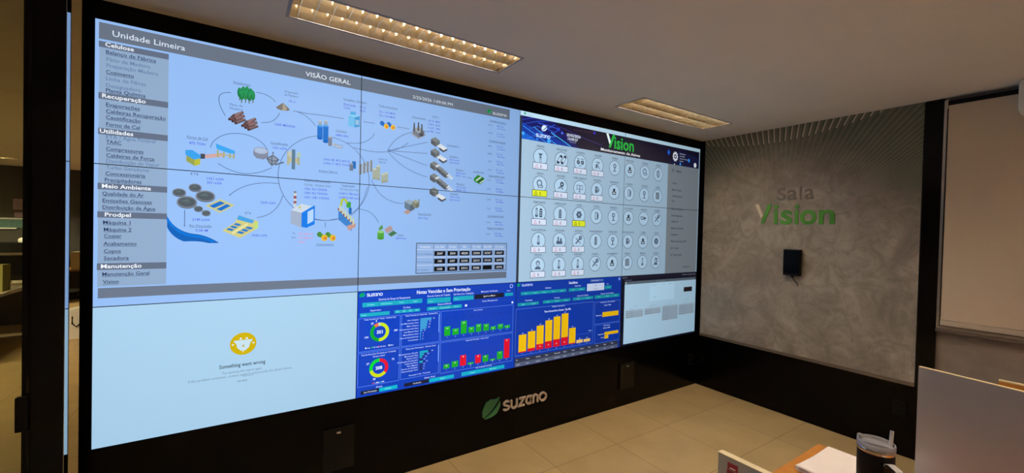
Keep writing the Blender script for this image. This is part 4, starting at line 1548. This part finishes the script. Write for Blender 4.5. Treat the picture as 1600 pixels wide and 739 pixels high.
# window and roller blind
win = boxes('window_1', [(XW - .012, -1.922, 1.03, XW + .0195, -1.907, 2.70), (XW - .012, -5.0, 1.03, XW + .0195, -1.922, 1.052)], M['alu'])
tag(win, 'aluminium window frame behind the blind', None, None, 'structure')
boxes('window_sill', [(XW - .03, -5.0, 1.012, XW + .0195, -1.907, 1.029)], M['ledge'], win)
bl = empty('roller_blind', (XW - .02, -2.7, 1.06), 'beige fabric roller blind lowered over the window', 'blind')
bm = bmesh.new()
box(bm, -0.002, -0.9, 0.04, 0.0, 0.768, 1.60)
obj('fabric', bm, M['fabric'], bl)
bm = bmesh.new()
box(bm, -0.012, -0.9, 0.0, 0.008, 0.770, 0.038, 0.004)
obj('bottom_bar', bm, M['bar'], bl)
bm = bmesh.new()
tube(bm, [(0.0, -0.9, 1.615), (0.0, 0.770, 1.615)], 0.017, 16)
obj('roller', bm, M['matt_black'], bl, True)
bm = bmesh.new()
box(bm, -0.006, 0.770, 1.575, 0.012, 0.777, 1.645, 0.003)
obj('bracket', bm, M['alu'], bl)

wu = empty('wall_unit', (XW - .021, -2.268, 2.50), 'white rounded unit fixed high on the window wall in front of the blind', 'wall unit')
bm = bmesh.new()
box(bm, -0.16, -0.70, 0.0, -0.004, 0.0, 0.218, 0.03)
obj('casing', bm, M['white'], wu, True)
bm = bmesh.new()
box(bm, -0.135, -0.66, -0.004, -0.05, -0.04, 0.004, 0.002)
obj('outlet_flap', bm, M['grey_lam'], wu)

# ------------------------------------------------------------------ ceiling lights
def make_light(loc, tube_mat, label, group):
    root = empty('ceiling_light', (loc[0], loc[1], CEIL), label, 'ceiling light', group)
    X, Yw = FL / 2, FW / 2
    bm = bmesh.new()
    for b in ((-X, -Yw, -.0012, X, -Yw + .016, .0), (-X, Yw - .016, -.0012, X, Yw, .0), (-X, -Yw + .016, -.0012, -X + .016, Yw - .016, .0), (X - .016, -Yw + .016, -.0012, X, Yw - .016, .0)):
        box(bm, *b)
    obj('frame', bm, M['fixture_frame'], root)
    # two parabolic troughs
    bm = bmesh.new()
    hw = (Yw - .016) / 2
    xi = X - .016
    for s in (-1, 1):
        cy = s * hw
        prof = []
        n = 12
        for k in range(n + 1):
            t = -1 + 2 * k / n
            prof.append((cy + t * hw, 0.082 * (1 - abs(t) ** 2.2)))
        A = [bm.verts.new((-xi, y, z + .001)) for y, z in prof]
        B = [bm.verts.new((xi, y, z + .001)) for y, z in prof]
        for k in range(n):
            bm.faces.new((A[k], A[k + 1], B[k + 1], B[k]))
        bm.faces.new(A)
        bm.faces.new(B)
    refl = obj('reflector', bm, M['mirror'], root, True)
    # cross blades, wedge shaped, lower edge on the mouth of the trough
    bm = bmesh.new()
    nb = 17
    for s in (-1, 1):
        cy = s * hw
        for k in range(nb):
            x = -xi + (k + .5) * 2 * xi / nb
            w = hw - .003
            d = .041
            vs = [bm.verts.new(p) for p in ((x - .001, cy - w, 0), (x + .001, cy - w, 0), (x + .001, cy + w, 0), (x - .001, cy + w, 0),
                                            (x - .006, cy - w * .74, d), (x + .006, cy - w * .74, d), (x + .006, cy + w * .74, d), (x - .006, cy + w * .74, d))]
            for f in ((0, 1, 2, 3), (4, 7, 6, 5), (0, 4, 5, 1), (2, 6, 7, 3), (1, 5, 6, 2), (0, 3, 7, 4)):
                bm.faces.new([vs[i] for i in f])
    obj('louvre', bm, M['mirror'], root)
    for s in (-1, 1):
        bm = bmesh.new()
        tube(bm, [(-xi + .02, s * hw, .058), (xi - .02, s * hw, .058)], .012, 10)
        obj('tube', bm, tube_mat, root, True)
    return root


L0 = make_light(FIX[0], M['tube'], 'recessed ceiling light with golden louvres above the plant overview displays', 'recessed louvre lights')
names = ['recessed ceiling light nearest the concrete-look panel, silver louvres', 'recessed ceiling light over the front of the desks',
         'recessed ceiling light over the window side of the desks', 'recessed ceiling light near the door side of the room',
         'recessed ceiling light at the back of the room', 'recessed ceiling light at the back corner by the window']
for (x, y), n in zip(FIX[1:], names):
    copy_tree(L0, (x, y, CEIL), n)
L1 = make_light(OFIX[0], M['office_tube'], 'ceiling light far off in the office beyond the glass', 'office ceiling lights')
copy_tree(L1, (OFIX[1][0], OFIX[1][1], CEIL), 'unseen ceiling light added to brighten the office just beyond the glass')

# ------------------------------------------------------------------ glass partition and door at the left
door = boxes('door_1', [(-0.164, -0.205, 0.01, -0.1365, -0.165, CEIL - .01), (-1.10, -0.205, 0.01, -0.164, -0.165, 0.09), (-1.10, -0.205, CEIL - .08, -0.164, -0.165, CEIL - .01), (-1.13, -0.205, 0.01, -1.10, -0.165, CEIL - .01)], M['matt_black'])
tag(door, 'black framed glass door to the office', None, None, 'structure')
boxes('door_glass', [(-1.10, -0.189, 0.09, -0.164, -0.181, CEIL - .08)], M['glass'], door)
lk = boxes('door_lock', [(-0.1765, -0.232, 0.80, -0.139, -0.205, 0.945)], M['matt_black'], door, 0.006)
boxes('stile_bead', [(-0.150, -0.2085, 0.02, -0.1395, -0.205, CEIL - .02)], M['black_gloss'], door)
post = boxes('trim_4', [(-0.1355, -0.211, 0.0, -0.041, -0.157, CEIL)], M['matt_black'])
tag(post, 'black upright between the glass door and the video wall', None, None, 'structure')
boxes('edge_strip', [(-0.041, -0.2108, 0.01, -0.0388, -0.1572, CEIL - .01)], M['polished'], post)
struct('wall_partition', [(-5.0, -0.205, 0, -1.14, -0.165, CEIL)], M['wall'], 'plain partition beside the glass door')

# ------------------------------------------------------------------ leaf emblem and lettering on the dado
sign = empty('wall_emblem', (2.139, 0, 0.227), 'green leaf emblem with pale raised lettering on the black wall below the displays', 'sign')
lx, lz, lw, lh = 0.0, 0.0, 0.158, 0.146


def on_back(x, y, d):
    return Vector((x, -d, y))


for nm, P_, mt in (('leaf_half', LEAF_A, 'leaf'), ('leaf_half', LEAF_B, 'leaf_light')):
    bm = bmesh.new()
    prism(bm, [(px * lw, py * lh) for px, py in P_], 0.012, on_back)
    obj(nm, bm, M[mt], sign)
lettx = (0.185, 0.258, 0.335, 0.405, 0.475, 0.538)
lettw = (0.064, 0.069, 0.063, 0.062, 0.057, 0.083)
for ch, x0, w in zip('suzano', lettx, lettw):
    bm = bmesh.new()
    adv, strokes = WORD[ch]
    k = w / (adv - .0)
    for pts, cl in strokes:
        solid_stroke(bm, [(x0 + px * k * 1.02, 0.029 + py * 0.074) for px, py in pts], 0.0155, 0.012, on_back, cl)
    obj('letter', bm, M['letter'], sign)

# ------------------------------------------------------------------ lettering on the concrete-look panel
lett = empty('wall_lettering', (XW - .003, -0.59, 1.80), 'raised room name on the concrete-look panel, taupe word above green word', 'sign')


def on_right(x, y, d):
    """x runs to the viewer's right (towards -Y), d towards the room."""
    return Vector((-d, -x, y))


def text_solid(name, s, x0, x1, z0, h, material, bold, mtx_depth=0.004, ref='x'):
    vs, tris, fs = text_mesh(s, bold, 0.5, 8)
    lo = min(v[0] for v in vs); hi = max(v[0] for v in vs)
    top = max(v[1] for v in vs); bot = min(v[1] for v in vs)
    kx = (x1 - x0) / (hi - lo)
    ky = h / (top - max(0, 0))
    me = bpy.data.meshes.new(name)
    me.from_pydata([tuple(on_right(x0 + (v[0] - lo) * kx, z0 + v[1] * ky, (v[2] + .5) * mtx_depth)) for v in vs], [], fs)
    bm = bmesh.new()
    bm.from_mesh(me)
    bmesh.ops.remove_doubles(bm, verts=bm.verts[:], dist=1e-5)
    bpy.data.meshes.remove(me)
    return obj(name, bm, material, lett)


bm = bmesh.new()
prism(bm, [(0.001, .191), (0.036, .193), (0.076, .082), (0.060, .054)], 0.004, on_right)
obj('letter', bm, M['cream_sign'], lett)['label'] = 'cream left arm of the V'
bm = bmesh.new()
prism(bm, [(0.119, .190), (0.157, .191), (0.089, .003), (0.058, .003)], 0.004, on_right)
obj('letter', bm, M['green_sign'], lett)
for s, x0, x1, h in (('i', .177, .212, .181), ('s', .237, .337, .127), ('i', .356, .389, .181), ('o', .401, .531, .127), ('n', .549, .668, .124)):
    text_solid('letter', s, x0, x1, 0.0, h, M['green_sign'], .018)
for s, x0, x1, h in (('S', .198, .270, .118), ('a', .290, .369, .092), ('l', .388, .404, .118), ('a', .432, .504, .092)):
    text_solid('letter', s, x0, x1, 0.227, h, M['grey_sign'], .012)['label'] = 'taupe letter of the upper word'

# ------------------------------------------------------------------ small things on the walls
tb = empty('wall_tablet', (XW - .003, -0.948, 1.32), 'black tablet in a wall case below the green lettering', 'tablet')
bm = bmesh.new()
box(bm, -0.045, -0.070, 0.0, 0.0, 0.070, 0.242, 0.006)
obj('case', bm, M['matt_black'], tb)
bm = bmesh.new()
box(bm, -0.0465, -0.062, 0.022, -0.0448, 0.062, 0.232)
obj('screen', bm, M['black_gloss'], tb)
bm = bmesh.new()
tube(bm, [(-.02, -.004, .0), (-.02, -.006, -.022), (-.016, -.018, -.045), (-.010, -.034, -.062), (-.006, -.046, -.080), (-.004, -.044, -.094)], .0035, 8)
obj('cable', bm, M['matt_black'], tb, True)
bm = bmesh.new()
box(bm, -.028, -.014, -.018, -.010, .008, .002, .003)
obj('plug', bm, M['matt_black'], tb)


def hatch(x, z, w, h, label):
    r = empty('wall_hatch', (x, 0, z), label, 'hatch', 'black hatches in the dado')
    bm = bmesh.new()
    box(bm, 0, -0.022, 0, w, 0.0, h, 0.003)
    obj('door', bm, M['matt_black'], r)
    bm = bmesh.new()
    box(bm, w * .42, -0.026, h - .032, w * .56, -0.021, h - .020, 0.002)
    obj('latch', bm, M['alu'], r)
    bm = bmesh.new()
    box(bm, -.008, -0.006, -.008, w + .008, 0.0, h + .008)
    obj('surround', bm, M['black_gloss'], r)


hatch(1.022, 0.160, 0.180, 0.262, 'black hatch with small silver latch under the error page display')
hatch(3.645, 0.170, 0.192, 0.245, 'black hatch with small silver latch near the far corner')


def socket(name, loc, rot, label):
    r = empty(name, loc, label, 'socket', 'black wall sockets')
    r.rotation_euler = (0, 0, rot)
    bm = bmesh.new()
    box(bm, -.04, -.009, -.06, .04, 0, .06, .003)
    obj('plate', bm, M['matt_black'], r)
    bm = bmesh.new()
    for z in (-.024, .024):
        box(bm, -.018, -.0105, z - .014, .018, -.0088, z + .014, .002)
    obj('outlet', bm, M['black_gloss'], r)


socket('wall_socket', (4.775, 0, 0.29), 0, 'black wall socket in the corner below the displays')
socket('wall_socket', (XW - .001, -1.72, 0.36), -PI / 2, 'black wall socket under the concrete-look panel')

# ------------------------------------------------------------------ desk in front, with dividers
desk = empty('desk', (2.4, -2.8, 0), 'orange wood desk with papers and tumbler, nearest the video wall', 'desk')
bm = bmesh.new()
box(bm, -0.335, -0.9, 0.712, 0.395, 0.855, 0.740, 0.002)
obj('desktop', bm, M['wood'], desk)
bm = bmesh.new()
box(bm, 0.33, -0.88, 0.0, 0.355, 0.82, 0.712)
obj('side_panel', bm, M['grey_lam'], desk)
bm = bmesh.new()
box(bm, -0.33, 0.70, 0.25, 0.33, 0.718, 0.712)
obj('modesty_panel', bm, M['grey_lam'], desk)
dv = empty('desk_divider', (2.031, -1.912, 0), 'low grey divider with thick cream edge and red sticker at the desk end', 'divider')
bm = bmesh.new()
box(bm, 0.0, -1.5, 0.0, 0.026, -0.0015, 0.8975)
obj('board', bm, M['grey_lam'], dv)
bm = bmesh.new()
box(bm, -0.0004, -1.5, 0.8975, 0.0264, 0.0, 0.9, .0005)
box(bm, -0.0004, -0.0015, 0.0, 0.0264, 0.0, 0.8975)
obj('edging', bm, M['cream_edge'], dv)
bm = bmesh.new()
box(bm, -0.0012, -0.072, 0.856, -0.0, -0.036, 0.880)
box(bm, -0.0012, -0.068, 0.800, -0.0, -0.034, 0.853)
st = obj('sticker', bm, M['red'], dv)
st['label'] = 'red sticker'
bm = bmesh.new()
box(bm, -0.0016, -0.064, 0.8605, -0.0011, -0.044, 0.8640)
box(bm, -0.0016, -0.064, 0.835, -0.0011, -0.050, 0.838)
box(bm, -0.0016, -0.060, 0.838, -0.0011, -0.054, 0.846)
obj('print', bm, M['white'], st)

big = empty('desk_divider', (2.7355, -2.2775, 0.74), 'tall satin grey desk screen with thin pale edge beside the tumbler', 'divider')
big.rotation_euler = (0, 0, math.atan2(0.049, 0.257) * -1.0)
bm = bmesh.new()
box(bm, 0.0, -1.25, 0.0, 0.012, 0.0, 0.4575)
obj('board', bm, M['grey_satin'], big)
bm = bmesh.new()
box(bm, -0.0003, -1.25, 0.4575, 0.0123, 0.0, 0.46)
obj('edging', bm, M['cream_edge'], big)
bm = bmesh.new()
box(bm, -0.012, -0.55, -0.0, 0.028, -0.47, 0.03, .002)
obj('clamp', bm, M['alu'], big)

# papers
pap = empty('paper_stack', (2.615, -2.115, 0.74), 'loose stack of white papers on the orange desk', 'papers')


def sheet(bm, dx, dy, rot, z, curl):
    W, H = 0.305, 0.245
    n = 8
    g = []
    for i in range(n + 1):
        row = []
        for j in range(n + 1):
            u, v = i / n - .5, j / n - .5
            x, y = u * W, v * H
            zz = z + curl * max(0, -u - .25) ** 2 * .30 + 0.002 * math.sin(5 * v + rot * 9) * max(0, -u)
            c, s = math.cos(rot), math.sin(rot)
            row.append((dx + c * x - s * y, dy + s * x + c * y, zz))
        g.append(row)
    top = [[bm.verts.new(p) for p in row] for row in g]
    bot = [[bm.verts.new((p[0], p[1], p[2] - .0009)) for p in row] for row in g]
    for i in range(n):
        for j in range(n):
            bm.faces.new((top[i][j], top[i + 1][j], top[i + 1][j + 1], top[i][j + 1]))
            bm.faces.new((bot[i][j], bot[i][j + 1], bot[i + 1][j + 1], bot[i + 1][j]))
    rim = [(i, 0) for i in range(n)] + [(n, j) for j in range(n)] + [(i, n) for i in range(n, 0, -1)] + [(0, j) for j in range(n, 0, -1)]
    for (a, b), (c, d) in zip(rim, rim[1:] + rim[:1]):
        bm.faces.new((top[a][b], top[c][d], bot[c][d], bot[a][b]))


for k in range(7):
    bm = bmesh.new()
    sheet(bm, random.uniform(-.006, .006), random.uniform(-.006, .006), random.uniform(-.03, .03) - .02, .0035 + k * .0022, -.05 + k * .05)
    obj('sheet', bm, M['paper'], pap)

# tumbler
tm = empty('tumbler', (2.320, -2.272, 0.74), 'black tumbler with clear lid and straw standing on the orange desk', 'tumbler')
bm = bmesh.new()
lathe(bm, [(.034, 0.0), (.037, .003), (.0375, .09), (.040, .112), (.0465, .125), (.0475, .20), (.0478, .252), (.046, .254)], 48)
obj('body', bm, M['matt_black'], tm, True)
bm = bmesh.new()
lathe(bm, [(.0478, .2515), (.0486, .253), (.0486, .263), (.0474, .265)], 48, cap0=False, cap1=False)
obj('rim', bm, M['steel'], tm, True)
bm = bmesh.new()
lathe(bm, [(.0470, .263), (.0490, .265), (.0492, .277), (.0478, .2805), (.0452, .2805), (.0440, .270), (.030, .268), (.0, .268)][:-1], 48, cap0=False, cap1=True)
lid = obj('lid', bm, M['clear'], tm, True)
bm = bmesh.new()
box(bm, -0.038, -0.010, 0.2695, 0.036, 0.010, 0.2745, 0.003, Matrix.Rotation(math.radians(-72), 4, 'Z'))
obj('slider', bm, M['clear'], lid)
bm = bmesh.new()
box(bm, -.009, .036, .266, .009, .049, .288, .004)
obj('tab', bm, M['clear'], lid)
bm = bmesh.new()
tube(bm, [(0.022, -0.030, .262), (0.034, -0.030, .318)], .0052, 14)
obj('straw', bm, M['straw'], tm, True)
# handle: flat strap loop
bm = bmesh.new()
path = [(0, -.0455, .205), (0, -.047, .220), (0, -.053, .230), (0, -.064, .2335), (0, -.092, .230), (0, -.101, .220), (0, -.100, .17), (0, -.095, .12), (0, -.08, .104), (0, -.041, .106)]


def strap(bm, path, hw, t):
    ring = []
    for i, p in enumerate(path):
        a = Vector(path[max(0, i - 1)])
        b = Vector(path[min(len(path) - 1, i + 1)])
        nrm = Vector((1, 0, 0)).cross((b - a).normalized())
        ring.append([bm.verts.new(Vector(p) + Vector((sx * hw, 0, 0)) + nrm * sn * t) for sx, sn in ((-1, -1), (1, -1), (1, 1), (-1, 1))])
    for A, B in zip(ring, ring[1:]):
        for k in range(4):
            bm.faces.new((A[k], A[(k + 1) % 4], B[(k + 1) % 4], B[k]))
    bm.faces.new(ring[0])
    bm.faces.new(ring[-1][::-1])


strap(bm, path, .010, .004)
hd = obj('handle', bm, M['matt_black'], tm)
hd.rotation_euler = (0, 0, math.radians(-40))
bm = bmesh.new()
strap(bm, [(p[0], p[1] - .001, p[2] + .0042) for p in path[1:6]], .0102, .0012)  # grey strip paints the sheen along the top of the black handle
obj('handle_sheen', bm, M['straw'], hd)

# second desk by the window: wooden end panel with cream edge
d2 = empty('desk', (4.17, -2.304, 0), 'wooden desk with cream edging below the window blind', 'desk')
bm = bmesh.new()
box(bm, 0.0, -1.4, 0.0, 0.024, 0.0, 0.893)
obj('end_panel', bm, M['wood'], d2)
bm = bmesh.new()
box(bm, -0.0005, -1.4, 0.893, 0.0245, 0.0005, 0.9)
obj('edging', bm, M['cream_edge'], d2)
bm = bmesh.new()
box(bm, 0.024, -1.4, 0.712, 0.69, -0.03, 0.74)
obj('desktop', bm, M['wood'], d2)
bm = bmesh.new()
box(bm, 0.64, -1.38, 0.0, 0.665, -0.05, 0.712)
obj('side_panel', bm, M['wood'], d2)

# ------------------------------------------------------------------ office beyond the glass
od = empty('office_desk', (-2.34, 5.4, 0), 'tan desk with pale edge seen through the glass door', 'desk', 'office desks')
boxes('desktop', [(-.46, -1.2, .705, .455, 1.2, .74)], M['tan'], od)
boxes('edging', [(.455, -1.2, .70, .462, 1.2, .741)], M['white'], od)
boxes('leg', [(.36, 1.0, 0, .40, 1.16, .705)], M['matt_black'], od)
boxes('leg', [(.36, -1.16, 0, .40, -1.0, .705)], M['matt_black'], od)
boxes('leg', [(-.42, -1.16, 0, -.38, 1.16, .705)], M['matt_black'], od)
od2 = empty('office_desk', (-2.2, 8.0, 0), 'farther brown-edged office desk behind the glass', 'desk', 'office desks')
boxes('desktop', [(-.7, -.3, .76, .75, .3, .79)], M['brown_edge'], od2)
boxes('leg', [(.66, -.26, 0, .70, .26, .76)], M['matt_black'], od2)
boxes('leg', [(-.66, -.26, 0, -.62, .26, .76)], M['matt_black'], od2)
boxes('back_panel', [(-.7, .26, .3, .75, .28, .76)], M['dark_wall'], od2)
tag(boxes('storage_box', [(-2.2, 5.2, .741, -1.93, 5.42, 1.08)], M['olive'], bev=.004), 'olive green box on the tan desk behind the glass', 'box')
tag(boxes('storage_box', [(-1.93, 7.72, .791, -1.70, 7.95, 1.10)], M['tan'], bev=.004), 'beige carton on the far brown-edged desk', 'box')
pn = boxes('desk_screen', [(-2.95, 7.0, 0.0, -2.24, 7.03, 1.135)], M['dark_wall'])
tag(pn, 'office desk screen with tan band along its top', 'divider')
boxes('top_band', [(-2.95, 6.99, 1.0, -2.24, 7.0, 1.136)], M['tan'], pn)
mon = empty('monitor', (-2.33, 6.3, .74), 'black monitor seen from behind on the tan desk', 'monitor')
boxes('screen', [(-.28, -.012, .1, .24, .02, .40)], M['matt_black'], mon, .004)
boxes('stand', [(-.04, .0, .01, .04, .03, .2)], M['matt_black'], mon)
boxes('base', [(-.11, -.06, .0, .11, .1, .012)], M['matt_black'], mon)
cb = boxes('cabinet', [(-3.3, 8.9, 0, -2.4, 9.3, 1.22)], M['matt_black'], bev=.003)
tag(cb, 'dark cabinet against the office end wall', 'cabinet')
boxes('door', [(-3.28, 8.885, .06, -2.86, 8.9, 1.18)], M['matt_black'], cb)
boxes('door', [(-2.84, 8.885, .06, -2.42, 8.9, 1.18)], M['matt_black'], cb)
bm = bmesh.new()
r_ = bmesh.ops.create_uvsphere(bm, u_segments=20, v_segments=12, radius=1.0)
for v in bm.verts:
    q = v.co
    q.z = max(q.z, -.25)
    v.co = Vector((-2.72 + q.x * .26, 9.1 + q.y * .14, 1.222 + (q.z + .25) * .105 * (1 + .2 * math.sin(4 * q.x))))
tag(obj('bag', bm, M['white'], smooth=True), 'white soft bag lying on the dark cabinet', 'bag')
po = boxes('poster', [(-3.19, 9.585, 1.85, -3.02, 9.599, 2.07)], M['purple'])
tag(po, 'mauve poster on the dark office end wall', 'poster')
p2 = boxes('poster', [(-3.17, 9.585, 1.70, -3.05, 9.599, 1.80)], M['purple'])
tag(p2, 'small mauve print below the larger mauve poster', 'poster')
nb_ = boxes('notice_board', [(-3.5, 9.58, 1.49, -3.06, 9.599, 1.66)], M['teal'])
tag(nb_, 'teal notice board with pale rails on the office end wall', 'board')
boxes('rail', [(-3.5, 9.572, 1.66, -2.7, 9.599, 1.685)], M['white'], nb_)
boxes('rail', [(-3.5, 9.572, 1.465, -3.14, 9.599, 1.49)], M['white'], nb_)
wb = empty('waste_bin', (-1.33, 5.6, 0), 'white bin with dark loop handle on the office floor', 'bin')
bm = bmesh.new()
vs = [bm.verts.new(p) for p in ((-.1, -.1, 0), (.1, -.1, 0), (.1, .1, 0), (-.1, .1, 0), (-.13, -.13, .40), (.13, -.13, .46), (.13, .13, .46), (-.13, .13, .40))]
for f in ((3, 2, 1, 0), (4, 5, 6, 7), (0, 1, 5, 4), (1, 2, 6, 5), (2, 3, 7, 6), (3, 0, 4, 7)):
    bm.faces.new([vs[i] for i in f])
obj('bin_body', bm, M['white'], wb)
bm = bmesh.new()
tube(bm, [(-.04, -.125, .32), (-.042, -.120, .22), (0, -.118, .17), (.042, -.120, .22), (.04, -.125, .33)], .008, 8)
obj('handle', bm, M['matt_black'], wb, True)
ch = empty('office_chair', (-1.88, 7.15, 0), 'dark swivel chair behind the tan desk beyond the glass', 'chair')
bm = bmesh.new()
box(bm, -.23, -.22, .42, .22, .22, .49, .02)
obj('seat', bm, M['matt_black'], ch)
bm = bmesh.new()
tube(bm, [(0, 0, .06), (0, 0, .42)], .025, 12)
obj('column', bm, M['matt_black'], ch, True)
for k in range(5):
    bm = bmesh.new()
    a = 2 * PI * k / 5
    tube(bm, [(0, 0, .09), (.28 * math.cos(a), .28 * math.sin(a), .05)], [.02, .013], 8)
    tube(bm, [(.28 * math.cos(a), .28 * math.sin(a) - .012, .025), (.28 * math.cos(a), .28 * math.sin(a) + .012, .025)], .025, 12)
    obj('leg', bm, M['matt_black'], ch, True)
bm = bmesh.new()
box(bm, -.27, -.20, .52, -.23, .20, .70, .015)
obj('backrest', bm, M['matt_black'], ch)
